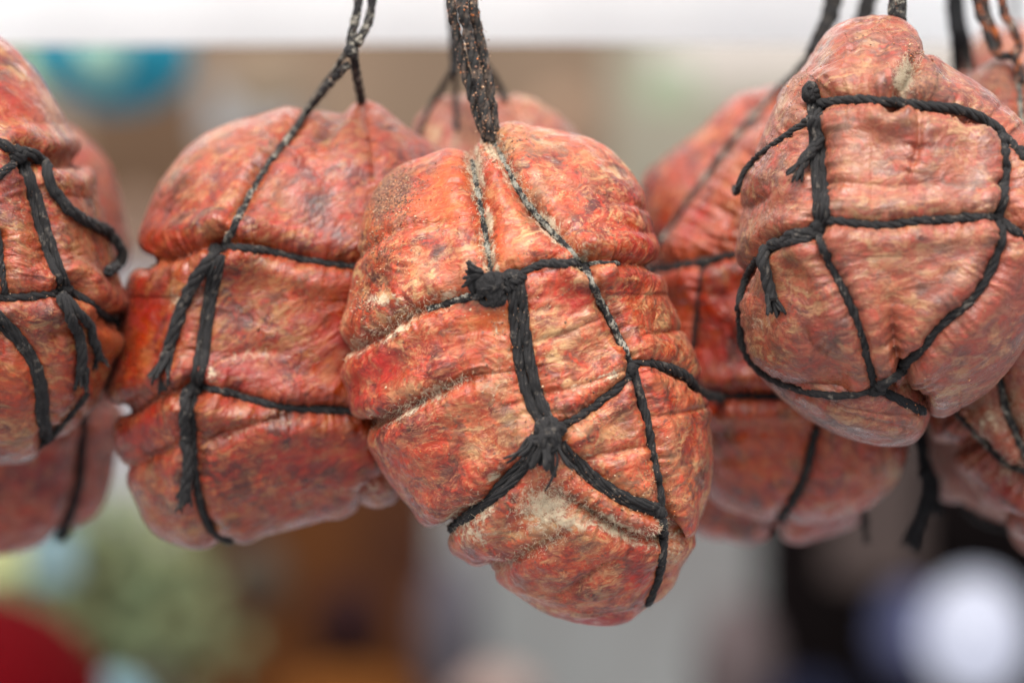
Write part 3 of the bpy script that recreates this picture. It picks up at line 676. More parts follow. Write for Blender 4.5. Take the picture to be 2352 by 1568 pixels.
mb = MB(); Pt = P(S1, [(45,345),(75,350),(98,375),(112,420),(140,470),(180,505),(225,527),(262,548),(280,575),(278,600),(262,612),(240,630)], 14*K, lift=1.0, y1=-.03); mb.cord(Pt, 14.5*K, 4, pitch=.025, rs=S1.rs)
mb.build('cord_tail', CORD, S1.root, S1.o)
tailpart(S1, P(S1, [(135,690),(155,720),(175,755),(182,800),(180,850)], 14*K, lift=1.), 14*K, CORD, 12, .009, 4, .25)
tailpart(S1, P(S1, [(140,685),(170,712),(200,740),(212,775),(222,815)], 12*K, lift=1.), 12*K, CORD, 10, .007, 4, .3)
knotpart(S1, 38, 358, 30*K, 14*K, CORD, 41, .7, 4, 1.1); knotpart(S1, 150, 663, 24*K, 13*K, CORD, 43, .7, 3, 1.3)
cordpart(S1, 'hanging_cord', [free([(-90,-900,.02),(-90,-300,.02),(-90,0,.02),(-70,90,.02)], 0), free([(-65,-900,.02),(-65,-300,.02),(-65,0,.02),(-60,90,.02)], 0)], 12*K, CORD_D)
crumbs_on_cords(S1, k, 120, 24, (.0001, .00026)); crumbs(S1, [(80,600,120,0)], 500, (.00008, .0002), 26)

# ================================================================== SAUSAGE BEHIND THE FAR LEFT ONE (S2)
OUT2 = [(150,285),(200,320),(245,370),(270,430),(284,490),(285,560),(284,620),(275,690),(258,770),(250,840),(244,905),(252,950),(256,1010),(250,1080),(235,1140),(200,1190),(150,1222),(80,1245),(0,1270),(-150,1270),(-250,1100),(-250,600),(-150,350),(0,260),(80,260)]
M2 = meat_mat('smooth sausage skin', 60, .45, .3, 13.3, .35, tint=(.62, .44, .25))
S2 = Sausage('blurred sausage hanging behind the one cut off by the left edge', W(60, 760, .12), )
S2.body(M2, [shell(OUT2, (40, 770), .12, .045, 300, 150, [dict(p=[(262,895),(220,915),(150,930),(60,930),(-100,920)], w=20, d=.005, m=.6, mw=26), dict(p=[(190,900),(187,1000),(183,1100),(165,1175),(130,1235)], w=18, d=.003), dict(p=[(285,640),(220,650),(150,640)], w=20, d=.004)],
   [('amber',180,1170,50,60,.3),('vivid',80,1100,100,80,.5)], 71, 1.0, 60)])
cordpart(S2, 'binding_cord', [P(S2, [(195,880),(190,960),(187,1030),(182,1100),(165,1170),(135,1232)], 13*K, lift=.6, wrap1=True)], 14*K, CORD_B)
cordpart(S2, 'hanging_cord', [free([(-80,-900,.12),(-80,-300,.12),(-80,0,.12),(-20,275,.12)], .12)], 12*K, CORD)

# ================================================================== SAUSAGE BEHIND THE MIDDLE (S4)
OUT4 = [(955,292),(980,262),(1010,240),(1060,226),(1110,222),(1160,225),(1200,233),(1250,253),(1290,278),(1325,310),(1380,420),(1400,650),(1320,850),(1150,880),(1000,700),(945,400)]
M4 = meat_mat('pale sausage skin', 50, .9, .1, 17.9, .45, .15, tint=(.55, .46, .33))
S4 = Sausage('blurred pale sausage peeking over the shoulder of the middle sausage from behind', W(1160, 550, .095))
S4.body(M4, [shell(OUT4, (1160, 540), .095, .028, 260, 130, [dict(p=[(1100,225),(1090,280),(1085,330),(1080,420)], w=24, d=.004), dict(p=[(1165,230),(1190,290),(1200,360)], w=20, d=.002)], [('crust',1080,300,70,60,.8),('pale',1230,260,70,40,.7)], 81, 1.0, 50)])
cordpart(S4, 'binding_cord', [P(S4, [(1038,165),(1020,195),(995,240),(972,290),(960,330)], 9*K, y0=.075, lift=.5)], 9*K, CORD)
cordpart(S4, 'binding_cord', [P(S4, [(1046,165),(1047,210),(1047,250),(1050,300)], 8*K, y0=.075, lift=.5)], 8*K, CORD)
cordpart(S4, 'binding_cord', [P(S4, [(1100,130),(1130,170),(1150,205),(1160,235)], 10*K, y0=.08, lift=.5)], 10*K, CORD)
cordpart(S4, 'hanging_cord', [free([(1010,-900,.075),(1022,-300,.075),(1034,0,.075),(1040,90,.075),(1043,170,.075)], .075), free([(1030,-900,.075),(1036,-300,.075),(1046,0,.075),(1050,90,.075),(1046,170,.075)], .075), free([(1060,-900,.08),(1062,-300,.08),(1075,0,.08),(1085,70,.08),(1100,130,.08)], .075)], 11*K, CORD)
knotpart(S4, 1043, 165, 18*K, 10*K, CORD, 51, .9, 2, y=.075)

# ================================================================== RIGHT MIDDLE SAUSAGE (S6)
OUT6 = [(1900,165),(1850,200),(1790,255),(1730,310),(1670,375),(1610,450),(1560,525),(1525,590),(1508,640),(1500,800),(1530,950),(1570,1040),(1600,1100),(1650,1158),(1720,1182),(1800,1190),(1900,1190),(1960,1178),(2010,1150),(2050,1108),(2068,1060),(2076,1010),(2100,900),(2120,700),(2090,400),(2010,200)]
OUT6b = [(1480,408),(1510,375),(1570,330),(1620,290),(1660,245),(1700,216),(1760,203),(1850,190),(1950,200),(2030,350),(2050,600),(1960,760),(1780,860),(1640,880),(1530,840),(1490,700),(1476,560),(1470,470)]
OUT6c = [(1540,1170),(1580,1212),(1630,1232),(1690,1236),(1750,1228),(1778,1218),(1810,1232),(1870,1237),(1930,1222),(1975,1190),(2000,1120),(1980,1000),(1850,930),(1650,930),(1550,1020),(1525,1100)]
cr6 = [
 dict(p=[(1490,618),(1560,612),(1610,600),(1660,588),(1720,582),(1800,580)], w=13, d=.0036),
 dict(p=[(1614,610),(1600,720),(1590,800),(1584,860)], w=10, d=.0022),
 dict(p=[(1590,880),(1620,905),(1700,910),(1770,912),(1900,905)], w=13, d=.0044),
 dict(p=[(1875,980),(1862,1040),(1847,1100),(1820,1150),(1790,1192)], w=13, d=.003),
 dict(p=[(1820,270),(1760,340),(1700,420),(1660,500),(1630,590)], w=18, d=.0030, pk=.4),
 dict(p=[(1760,380),(1720,470),(1700,560)], w=15, d=.002),
 dict(p=[(1620,1000),(1720,985),(1850,975),(1950,960)], w=9, d=.0010, m=.6, mw=12),
 dict(p=[(1640,1060),(1760,1050),(1850,1040)], w=9, d=.0010, m=.5, mw=10),
]
bl6 = [('pale',1730,440,90,110,.6),('pale',1670,560,50,60,.4),('pale',1850,960,150,30,.4),('pale',2040,1100,40,60,.7),('mold',1750,420,60,90,.55),('mold',1690,470,50,70,.4),('vivid',1600,500,40,60,.6),('amber',1600,480,30,50,.5),('amber',1560,760,60,140,.8),('vivid',1640,780,60,130,.6),('amber',1800,1010,60,40,.7),('amber',1700,1080,80,60,.6),('mold',2045,1080,25,50,.7),('amber',1960,1130,60,30,.6),('amber',1800,270,30,30,.5)]
M6 = meat_mat('oily sausage skin', -62, .42, .8, 23.5, .22, tint=(.64, .42, .19), bloom=.16)
S6 = Sausage('oily orange sausage half hidden between the middle sausage and the big netted one', W(1800, 700, .075))
S6.body(M6, [shell(OUT6, (1800, 720), .075, .040, 560, 260, cr6, bl6, 91, .9, -62, 2.5, 1.3),
             shell(OUT6b, (1720, 520), .118, .03, 240, 120, [], [('mold',1640,330,80,60,.3),('amber',1700,260,20,40,.7)], 95, 1.0, -45, wr=.6),
             shell(OUT6c, (1770, 1080), .118, .03, 240, 120, [dict(p=[(1775,1240),(1785,1180),(1790,1120)], w=16, d=.004)], [('vivid',1880,1210,80,40,.7)], 97, 1.0, 0, wr=.6)])
cordpart(S6, 'binding_cord', [P(S6, [(1862,125),(1820,175),(1770,225),(1720,280),(1670,340),(1620,410),(1560,495),(1515,570)], 11*K, y0=.07, lift=.4)], 11*K, CORD_D)
cordpart(S6, 'binding_cord', [P(S6, [(1490,616),(1560,614),(1605,606),(1655,590),(1715,583),(1800,580)], 12*K, lift=.5)], 13*K, CORD)
cordpart(S6, 'binding_cord', [P(S6, [(1616,612),(1603,700),(1593,780),(1588,830),(1600,885)], 7*K, lift=.4)], 7*K, CORD)
cordpart(S6, 'binding_cord', [P(S6, [(1590,880),(1615,905),(1650,912),(1700,910),(1770,912),(1860,908)], 11*K, lift=.5)], 12*K, CORD_B)
cordpart(S6, 'binding_cord', [P(S6, [(1875,980),(1866,1030),(1850,1090),(1825,1145),(1795,1188)], 13*K, lift=.5, wrap1=True)], 14*K, CORD)
knotpart(S6, 1612, 604, 20*K, 12*K, CORD, 61, .7, 2, 1.3)
tailpart(S6, free([(1972,1090,.098),(1980,1150,.098),(1988,1212,.098)], .098), 12*K, CORD, 8, .007, 3, .2)
cordpart(S6, 'hanging_cord', [free([(1990,-900,.08),(1950,-300,.075),(1907,0,.07),(1885,70,.068),(1862,125,.068)], .07), free([(2010,-900,.08),(1965,-300,.075),(1922,0,.07),(1896,70,.068),(1875,130,.068),(1868,180,.07)], .07)], 17*K, CORD)
cordpart(S6, 'hanging_cord', [free([(2120,-900,.09),(2060,-300,.085),(2002,0,.08),(1975,60,.078),(1950,110,.078),(1900,180,.08)], .07), free([(2105,-900,.09),(2045,-300,.085),(1988,0,.082),(1965,60,.08),(1940,110,.08)], .07)], 17*K, CORD)
knotpart(S6, 1872, 115, 24*K, 13*K, CORD, 63, .9, 3, .8, y=.068)
crumbs(S6, [(1780,800,150,0)], 250, (.00008, .0002), 66)

# ================================================================== BIG NETTED SAUSAGE ON THE RIGHT (S8)
OUT8 = [(2020,40),(1965,46),(1912,66),(1876,108),(1860,150),(1852,180),(1838,190),(1815,208),(1790,250),(1765,290),(1745,330),(1725,365),(1703,396),(1700,430),(1704,462),(1706,484),(1702,510),(1700,560),(1705,610),(1706,650),(1702,700),(1704,760),(1715,810),(1745,848),(1790,880),(1850,902),(1920,911),(1975,906),(2020,895),(2060,898),(2092,918),(2125,938),(2168,946),(2212,935),(2262,903),(2300,862),(2332,818),(2365,770),(2420,690),(2440,520),(2400,400),(2345,325),(2300,268),(2250,208),(2200,170),(2155,148),(2125,136),(2104,128),(2103,108),(2092,74),(2062,46)]
OUT8f = [(1868,205),(1880,160),(1900,118),(1930,76),(1970,50),(2020,40),(2062,45),(2093,74),(2105,112),(2098,150),(2078,185),(2060,225),(2052,275),(2045,330),(2010,375),(1950,380),(1890,345),(1864,270)]
OUT8b = [(1738,850),(1765,885),(1800,918),(1850,958),(1900,986),(1960,1008),(2020,1021),(2075,1019),(2108,1000),(2127,960),(2130,935),(2110,860),(2050,810),(1950,790),(1830,790),(1750,810)]
cr8 = [
 dict(p=[(1690,440),(1715,385),(1750,355),(1800,320),(1850,285)], w=10, d=.0018),
 dict(p=[(1700,482),(1730,470),(1770,448),(1800,440)], w=11, d=.0010, taper=(0,.5)),
 dict(p=[(1875,240),(1960,230),(2040,236),(2120,243),(2190,251),(2250,270),(2290,297),(2345,356)], w=13, d=.0040, pk=.25),
 dict(p=[(1868,240),(1876,300),(1882,380),(1886,450),(1886,520)], w=19, d=.0035),
 dict(p=[(1886,508),(1950,513),(2030,516),(2110,508),(2200,502),(2285,497)], w=12, d=.0030),
 dict(p=[(1880,535),(1820,545),(1760,575),(1720,625),(1702,680)], w=12, d=.0034),
 dict(p=[(1885,540),(1910,610),(1950,690),(1980,770),(2000,840),(2010,890)], w=12, d=.0034),
 dict(p=[(2300,325),(2308,400),(2300,470),(2296,560),(2265,640),(2220,700),(2160,752),(2110,810),(2060,858),(2010,892)], w=12, d=.0036),
 dict(p=[(2296,500),(2330,530),(2380,565)], w=12, d=.0030),
 dict(p=[(2110,930),(2080,880),(2058,810),(2050,740),(2045,670)], w=16, d=.0038, taper=(0,.5), pk=.3),
 dict(p=[(2105,262),(2112,330),(2090,400),(2095,460)], w=11, d=.0016, taper=(0,.4), pk=.5),
 dict(p=[(1890,420),(1960,425),(2040,430),(2100,450)], w=11, d=.0010, m=.3, taper=(0,.4)),
 dict(p=[(1700,720),(1705,800),(1735,848),(1790,882),(1860,905),(1940,913),(2010,895)], w=10, d=.002),
 dict(p=[(1845,740),(1860,790),(1900,820)], w=14, d=.0018, taper=(.3,.3)),
 dict(p=[(2108,118),(2092,165),(2068,205),(2045,250)], w=12, d=.0058, m=1.1, mw=26, taper=(.2,0)),
 dict(p=[(1885,170),(1940,130),(2020,115),(2095,130)], w=7, d=.0006), dict(p=[(1875,205),(1930,165),(2010,150),(2080,175)], w=7, d=.0006), *[dict(p=[(1870 + 9*q, 225 - 21*q), (1925 + 6*q, 190 - 19*q), (1990 + 4*q, 172 - 17*q), (2060 + 2*q, 190 - 14*q)], w=4.5, d=.0007, taper=(.2, .25), pk=.5) for q in range(8)],
]
bl8 = [('pale',1990,380,90,110,.6),('pale',1940,470,60,60,.5),('pale',1770,500,60,50,.5),('pale',1800,640,60,80,.6),('pale',1760,750,50,60,.6),('pale',2200,420,60,100,.45),('pale',1980,150,80,70,.5),('pale',1850,260,60,60,.6),('pale',2060,640,90,60,.4),('vivid',2240,800,70,60,.45),('amber',2380,500,60,200,.5),('vivid',2330,700,60,90,.4),('pale',2090,870,15,40,.7),('crust',2120,190,45,40,.7),('mold',2078,175,20,45,1.2),('crust',2110,215,50,22,.9),('crust',2090,215,40,20,.6),('crust',1850,195,40,20,.6),('vivid',1870,760,25,60,.7),('vivid',2095,390,14,60,.5),('mold',1950,850,40,40,.2),('amber',2060,740,60,80,.4),('amber',1950,870,40,30,.5),('vivid',1810,700,40,40,.4),('mold',1750,740,50,30,.5),('amber',2190,740,80,60,.3),('crust',1760,330,40,50,.3)]
M8 = meat_mat('pink sausage skin', 8, .85, .25, 31.2, .32, .12, tint=(.58, .47, .32), bloom=.34)
S8 = Sausage('bulging pinkish sausage with a bent stub on top, netted in square cord loops', W(2060, 560, -.01))
M8b = [shell(OUT8, (2060, 560), -.01, .050, 760, 350, cr8, bl8, 111, .8, 10, 2.6, .7),
       shell(OUT8b, (1950, 900), -.002, .034, 340, 170, [dict(p=[(1830,900),(1920,945),(2010,975),(2090,985)], w=7, d=.001), dict(p=[(1800,880),(1900,925),(2030,955),(2110,950)], w=7, d=.001)], [('vivid',2040,920,90,20,.7)], 117, .5, -18, 2.4, .8)]
S8.body(M8, M8b)
k8 = [cordpart(S8, 'binding_cord', [P(S8, [(1865,232),(1900,236),(1960,228),(2040,234),(2120,242),(2190,250),(2245,268),(2288,296),(2318,330),(2350,365)], 12*K, lift=.8, wrap1=True)], 13*K)]
k8.append(cordpart(S8, 'binding_cord', [P(S8, [(1860,275),(1830,298),(1795,322),(1750,352),(1718,383),(1703,405),(1697,430)], 8*K, lift=.6, wrap1=True)], 9*K, CORD, taper=[(0,1.3),(.4,.8),(1,1)]))
k8.append(cordpart(S8, 'binding_cord', [P(S8, [(1862,225),(1868,300),(1872,380),(1876,450),(1880,520)], 12*K, lift=.8), P(S8, [(1876,235),(1885,300),(1891,380),(1897,450),(1895,520)], 12*K, lift=.7)], 12.5*K, CORD, plies=6, pitch=.03))
k8.append(cordpart(S8, 'binding_cord', [P(S8, [(1888,505),(1920,505),(1960,514),(2030,515),(2110,506),(2200,500),(2288,496)], 12*K, lift=.8)], 13*K))
k8.append(cordpart(S8, 'binding_cord', [P(S8, [(1885,540),(1908,605),(1945,685),(1975,755),(1996,830),(2010,888)], 12*K, lift=.7)], 12.5*K))
k8.append(cordpart(S8, 'binding_cord', [P(S8, [(2298,318),(2307,400),(2300,460),(2293,505),(2296,560),(2268,635),(2220,698),(2160,748),(2110,806),(2060,855),(2015,890)], 13*K, lift=.8)], 13.5*K))
k8.append(cordpart(S8, 'binding_cord', [P(S8, [(2292,500),(2320,525),(2350,545),(2390,565)], 12*K, lift=.7)], 12*K))
k8.append(cordpart(S8, 'binding_cord', [P(S8, [(1862,550),(1810,560),(1770,575),(1742,592),(1718,628),(1704,665),(1698,700),(1699,745),(1706,798),(1734,842),(1788,876),(1860,900),(1940,908),(2005,892)], 9*K, lift=.6)], 9.5*K))
k8.append(cordpart(S8, 'binding_cord', [P(S8, [(2005,888),(2040,905),(2080,925),(2120,945)], 11*K, lift=.4)], 12*K, CORD_B))
tailpart(S8, P(S8, [(1885,275),(1880,320),(1862,355),(1840,390)], 14*K, lift=1.6), 14*K, CORD, 12, .0065, 4, .35)
tailpart(S8, P(S8, [(1880,525),(1840,538),(1800,545),(1772,562),(1765,600),(1772,650),(1784,690)], 15*K, lift=1.2), 15*K, CORD, 14, .0065, 4, .3)
knotpart(S8, 1862, 215, 30*K, 14*K, CORD, 71, .8, 4, .9); knotpart(S8, 1880, 525, 27*K, 13*K, CORD, 73, .8, 4)
knotpart(S8, 2290, 498, 19*K, 11*K, CORD, 75, .8, 2); knotpart(S8, 2010, 889, 24*K, 12*K, CORD, 77, .7, 3, 1.3); knotpart(S8, 2296, 308, 15*K, 9*K, CORD, 79, .7, 2)
hc8 = cordpart(S8, 'hanging_cord', [free([(2052,-900,-.01),(2052,-300,-.01),(2052,0,-.01),(2052,40,-.01),(2062,110,.01)], 0), free([(2068,-900,-.01),(2068,-300,-.01),(2070,0,-.01),(2070,50,-.01),(2085,110,.01)], 0)], 14*K, CORD_D)
crumbs_on_cords(S8, [hc8], 500, 84); crumbs_on_cords(S8, k8, 50, 85, (.0001, .0003))
crumbs(S8, [(2090,190,30,0), (2010,48,40,0), (1850,195,30,0), (1780,320,40,0), (2100,120,15,0), (2000,500,250,0)], 1100, (.00008, .00026), 86)
mold_fibres(S8, [(2082,165,16,0), (2075,190,12,0)], 900, 87)

# ================================================================== RIGHT EDGE SAUSAGE (S9)
OUT9 = [(2212,190),(2240,162),(2290,148),(2350,150),(2450,180),(2560,400),(2600,700),(2560,1100),(2480,1260),(2400,1262),(2352,1235),(2318,1205),(2300,1178),(2280,1150),(2236,1107),(2212,1060),(2206,1025),(2163,988),(2136,946),(2120,850),(2110,700),(2130,450),(2170,280)]
M9 = meat_mat('crusty sausage skin', 35, .5, .8, 41.7, .3, tint=(.45, .38, .28))
S9 = Sausage('brown-crusted sausage cut off by the right edge, hanging from a rusty orange cord', W(2360, 700, .05))
S9.body(M9, [shell(OUT9, (2360, 700), .05, .045, 500, 240, [dict(p=[(2200,1022),(2250,1020),(2300,1060),(2360,1100),(2420,1120)], w=14, d=.005, m=.3), dict(p=[(2180,935),(2239,988),(2288,1044),(2324,1071),(2380,1085)], w=12, d=.003, m=.6), dict(p=[(2290,860),(2308,936),(2328,985),(2360,1045)], w=12, d=.003, m=.5), dict(p=[(2290,1178),(2340,1180),(2400,1190)], w=12, d=.004), dict(p=[(2335,150),(2345,250),(2345,340)], w=14, d=.003, m=.4)],
  [('crust',2290,200,70,60,.75),('mold',2280,960,60,60,.6),('amber',2290,950,80,60,.6),('mold',2320,1080,30,20,.6),('vivid',2320,1100,50,40,.7),('crust',2270,300,50,70,.5),('amber',2330,1010,50,40,.5)], 131, 1.0, 35)])
cordpart(S9, 'binding_cord', [P(S9, [(2180,925),(2192,939),(2239,988),(2288,1044),(2324,1071),(2390,1085)], 11*K, lift=.6)], 11*K, CORD_D)
cordpart(S9, 'binding_cord', [P(S9, [(2288,840),(2295,867),(2308,936),(2328,985),(2352,1035),(2380,1080)], 11*K, lift=.6)], 11*K, CORD_D)
cordpart(S9, 'binding_cord', [P(S9, [(2335,130),(2342,200),(2345,270),(2345,340),(2350,420)], 10*K, lift=.4, y0=.035)], 10*K, CORD_M)
hc9 = cordpart(S9, 'hanging_cord', [free([(2200,-900,.04),(2222,-300,.04),(2243,0,.04),(2262,55,.038),(2278,110,.036),(2300,130,.035),(2330,125,.035),(2342,112,.036),(2325,60,.037),(2300,0,.04),(2290,-300,.04),(2280,-900,.04)], .04), free([(2215,-900,.045),(2235,-300,.045),(2262,0,.043),(2280,60,.04),(2296,112,.04)], .04), free([(2320,120,.034),(2340,150,.033),(2348,190,.03)], .04)], 12*K, CORD_R)
crumbs_on_cords(S9, [hc9], 900, 94, (.00015, .0004)); crumbs(S9, [(2290,190,40,0), (2290,960,60,0), (2270,280,40,0)], 900, (.0001, .00028), 96)
mold_fibres(S9, [(2270,930,40,0), (2320,1075,25,0), (2340,960,25,0)], 900, 97)

# ================================================================== BLURRED SAUSAGE BEHIND THE RIGHT (S10)
OUT10 = [(2200,172),(2260,180),(2330,260),(2420,500),(2480,900),(2460,1200),(2400,1265),(2352,1256),(2301,1213),(2255,1192),(2216,1172),(2180,1150),(2143,1122),(2120,1070),(2112,1000),(2110,900),(2090,600),(2110,300),(2150,200)]
M10 = meat_mat('dull sausage skin', 0, .5, .2, 51.1, .4, .15, tint=(.42, .40, .40))  # mixed slightly dull and tinted greyer than the other skins
S10 = Sausage('blurred sausage low at the right with long black cord tails beside it', W(2280, 700, .115))
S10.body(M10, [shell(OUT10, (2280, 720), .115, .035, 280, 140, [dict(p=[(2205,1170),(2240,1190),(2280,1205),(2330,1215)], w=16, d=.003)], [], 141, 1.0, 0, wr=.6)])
cordpart(S10, 'binding_cord', [P(S10, [(2215,1160),(2240,1190),(2275,1205),(2310,1212),(2345,1205)], 13*K, lift=.6)], 12*K, CORD)
cordpart(S10, 'hanging_cord', [free([(2170,-900,.11),(2175,-300,.11),(2182,0,.11),(2192,90,.11),(2197,175,.125)], .1), free([(2185,-900,.11),(2190,-300,.11),(2198,0,.11),(2205,90,.11),(2203,180,.125)], .1), free([(2195,-900,.11),(2200,-300,.11),(2205,0,.11),(2222,100,.11),(2233,180,.125)], .1)], 13*K, CORD_B)
tailpart(S10, free([(2112,900,.1),(2115,980,.09),(2120,1050,.09),(2130,1110,.09),(2118,1170,.09),(2096,1228,.09)], .09), 20*K, CORD_B, 16, .008, 4, .25)
tailpart(S10, free([(2100,940,.092),(2108,1000,.092),(2125,1060,.092),(2148,1110,.092),(2146,1150,.092)], .09), 16*K, CORD_B, 10, .007, 4, .25)
knotpart(S10, 2118, 1085, 22*K, 12*K, CORD_B, 81, .9, 2, y=.09)
OUT11 = [(2240,90),(2290,68),(2352,60),(2430,80),(2480,300),(2420,520),(2300,540),(2230,380),(2215,180)]
S11 = Sausage('very blurred pink sausage at the far back of the upper right corner', W(2340, 300, .24))
S11.body(M4, [shell(OUT11, (2345, 300), .24, .04, 200, 100, [], [], 151, 1.0, 0, wr=.5)])
cordpart(S11, 'hanging_cord', [free([(2330,-900,.24),(2330,-300,.24),(2330,0,.24),(2330,80,.235)], .24)], 12*K, CORD)

# ================================================================== BACKGROUND, all far out of focus
def simple(name, col, rough=.8, var=.2, scale=6, col2=None):
    m = NT(name); tc = m.n('ShaderNodeTexCoord'); col = tuple(x * .42 for x in col); col2 = col2 and tuple(x * .42 for x in col2)
    m.b.inputs['Specular IOR Level'].default_value = .02
    c2 = col2 or tuple(x * (1 - var) for x in col)
    m.L(m.mix(m.rng(m.noise(tc.outputs['Object'], scale, 3), .35, .65), col, c2), m.b.inputs['Base Color'])
    m.b.inputs['Roughness'].default_value = rough
    return m.m
def slab(name, mat, x0, y0, x1, y1, y, th=.03, label=None, cat=None, kind=None, group=None):
    a, b = W(x0, y0, y), W(x1, y1, y); c = (a + b) / 2; hx, hz = abs(b.x - a.x) / 2, abs(a.z - b.z) / 2
    r = min(th * .25, hx, hz)
    # rounded-corner board
    loop = []
    for sx, sz, a0 in ((1, 1, 0), (-1, 1, 90), (-1, -1, 180), (1, -1, 270)):
        for k in range(4):
            t = math.radians(a0 + k * 30); loop.append((sx * (hx - r) + r * math.cos(t), sz * (hz - r) + r * math.sin(t)))
    n = len(loop); V = [(p[0], -th / 2, p[1]) for p in loop] + [(p[0], th / 2, p[1]) for p in loop]
    F = [tuple(range(n)), tuple(range(2 * n - 1, n - 1, -1))] + [(i, i + n, (i + 1) % n + n, (i + 1) % n) for i in range(n)]
    F[0] = tuple(range(n)); 
    o = meshobj(name, V, F, mat, smooth=False); o.location = c
    tag(o, label, cat, group, kind); return o
def ball(name, mat, px, py, rx, ry, y, label, cat, seed=0, depth=None, lobes=0.0, parent=None):
    nu, nv = 40, 22; V = []; F = []; f = K * (D + y) / D; c = W(px, py, y); dp = depth or rx * f
    for j in range(nv + 1):
        p = math.pi * j / nv
        for i in range(nu):
            t = 2 * math.pi * i / nu; q = 1 + lobes * math.cos(8 * t)
            V.append((math.sin(p) * math.cos(t) * rx * f * q, math.sin(p) * math.sin(t) * dp * q, math.cos(p) * ry * f))
    for j in range(nv):
        for i in range(nu): F.append((j * nu + i, (j + 1) * nu + i, (j + 1) * nu + (i + 1) % nu, j * nu + (i + 1) % nu))
    o = meshobj(name, V, F, mat); 
    if parent: o.parent = parent; o.location = c - parent.location
    else: o.location = c
    tag(o, label, cat); return o

# ground far below
g = meshobj('ground', [(-40, -40, -1.25), (40, -40, -1.25), (40, 40, -1.25), (-40, 40, -1.25)], [(0, 1, 2, 3)], simple('pale paving', (.58, .58, .62), .8, .15, 3)); tag(g, kind='structure')
# white cloth valance just behind and above
mv = NT('white awning cloth'); mv.b.inputs['Base Color'].default_value = (.93, .93, .90, 1); mv.b.inputs['Roughness'].default_value = .9
def valance():
    V = []; F = []; n = 160
    for i in range(n + 1):
        u = i / n; px = -700 + 3800 * u; y = .25 + .10 * max(0, (px - 1200) / 1000) ** 2
        yb = y + .002 * math.sin(u * 60)
        pb = 100 + 3 * math.sin(u * 9)
        b = W(px, pb, yb); tpt = W(px, -900, y)
        V += [tuple(b), tuple(tpt), (b.x, b.y + .006, b.z), (tpt.x, tpt.y + .006, tpt.z)]
    for i in range(n):
        a = 4 * i; c = a + 4
        F += [(a, c, c + 1, a + 1), (a + 2, a + 3, c + 3, c + 2), (a, a + 2, c + 2, c), (a + 1, c + 1, c + 3, a + 3)]
    o = meshobj('awning_valance', V, F, mv.m)
    return tag(o, 'overexposed white cloth band across the top, behind the hanging cords', 'awning')
valance()
slab('stall_wall', simple('brown boards', (.30, .21, .145), .8, .25, 2), -3500, -1800, 6500, 4500, 4.2, .06, 'wide brown wall closing off the background behind everything', 'wall')
slab('pale_panel', simple('beige panel', (.34, .31, .24), .8, .15, 3), 1400, -300, 2700, 900, 3.2, .03, 'pale beige panel in the upper right background', 'panel')
slab('pink_panel', simple('pinkish white panel', (.62, .56, .50), .8, .1, 3), 1500, 60, 2700, 200, 2.6, .03, 'pinkish white board under the awning at the upper right', 'board')
slab('grey_post', simple('grey post', (.36, .35, .34), .8, .1, 3), 470, 195, 690, 330, 3.0, .05, 'small blurred grey patch above the left-hand sausage', 'board')
slab('light_post', simple('pale lilac post', (.40, .385, .40), .8, .1, 3), 215, 620, 420, 1950, 2.3, .06, 'tall pale grey post showing between the two left sausages', 'post')
slab('brown_cupboard', simple('dark brown wood', (.13, .045, .012), .8, .0, 3.5, (.035, .014, .011)), 440, 1000, 1000, 2200, 2.6, .05, 'dark brown cupboard below the left-hand sausage', 'cupboard')
slab('grey_cloth', simple('grey cloth', (.27, .28, .275), .85, .0, 3, (.20, .19, .185)), 985, 1150, 1740, 2200, 2.9, .03, 'pale grey cloth hanging below the middle sausage tip', 'cloth')
slab('dark_opening', simple('black curtain', (.0015, .001, .001), .95, .0, 5, (.006, .004, .004)), 1735, 900, 3400, 2200, 2.9, .03, 'nearly black curtain painted as a sheet across the lower right background', 'opening')  # near-black board carries the darkness of an opening as its colour
slab('taupe_panel', simple('taupe board', (.075, .055, .05), .9, .1, 5), 1900, 900, 2110, 1330, 2.4, .03, 'dim taupe board in front of the black curtain', 'board')
slab('dark_board', simple('umber boards', (.15, .09, .055), .8, .2, 3), 180, 200, 470, 520, 3.4, .05, 'dark brown board under the teal lantern between the two left sausages', 'board')
slab('leafy_poster', simple('pale green paper', (.36, .42, .29), .8, .1, 5), 1470, 150, 1600, 245, 2.2, .01, 'small pale green card on the beige panel', 'card')
# teal round lantern with pale green centre
tl = ball('paper_lantern', simple('teal paper', (.05, .46, .62), .7, .1, 4), 255, 120, 180, 135, 1.3, 'blurred teal round lantern under the awning at the upper left', 'lantern', depth=.12)
ball('pale_disc', simple('pale green paper', (.45, .75, .62), .7, .1, 4), 235, 110, 62, 95, 1.12, None, None, depth=.03, parent=tl)
slab('green_card', simple('light green paper', (.42, .55, .30), .7, .1, 4), 30, 70, 120, 215, 1.5, .01, 'light green card left of the teal lantern', 'card')
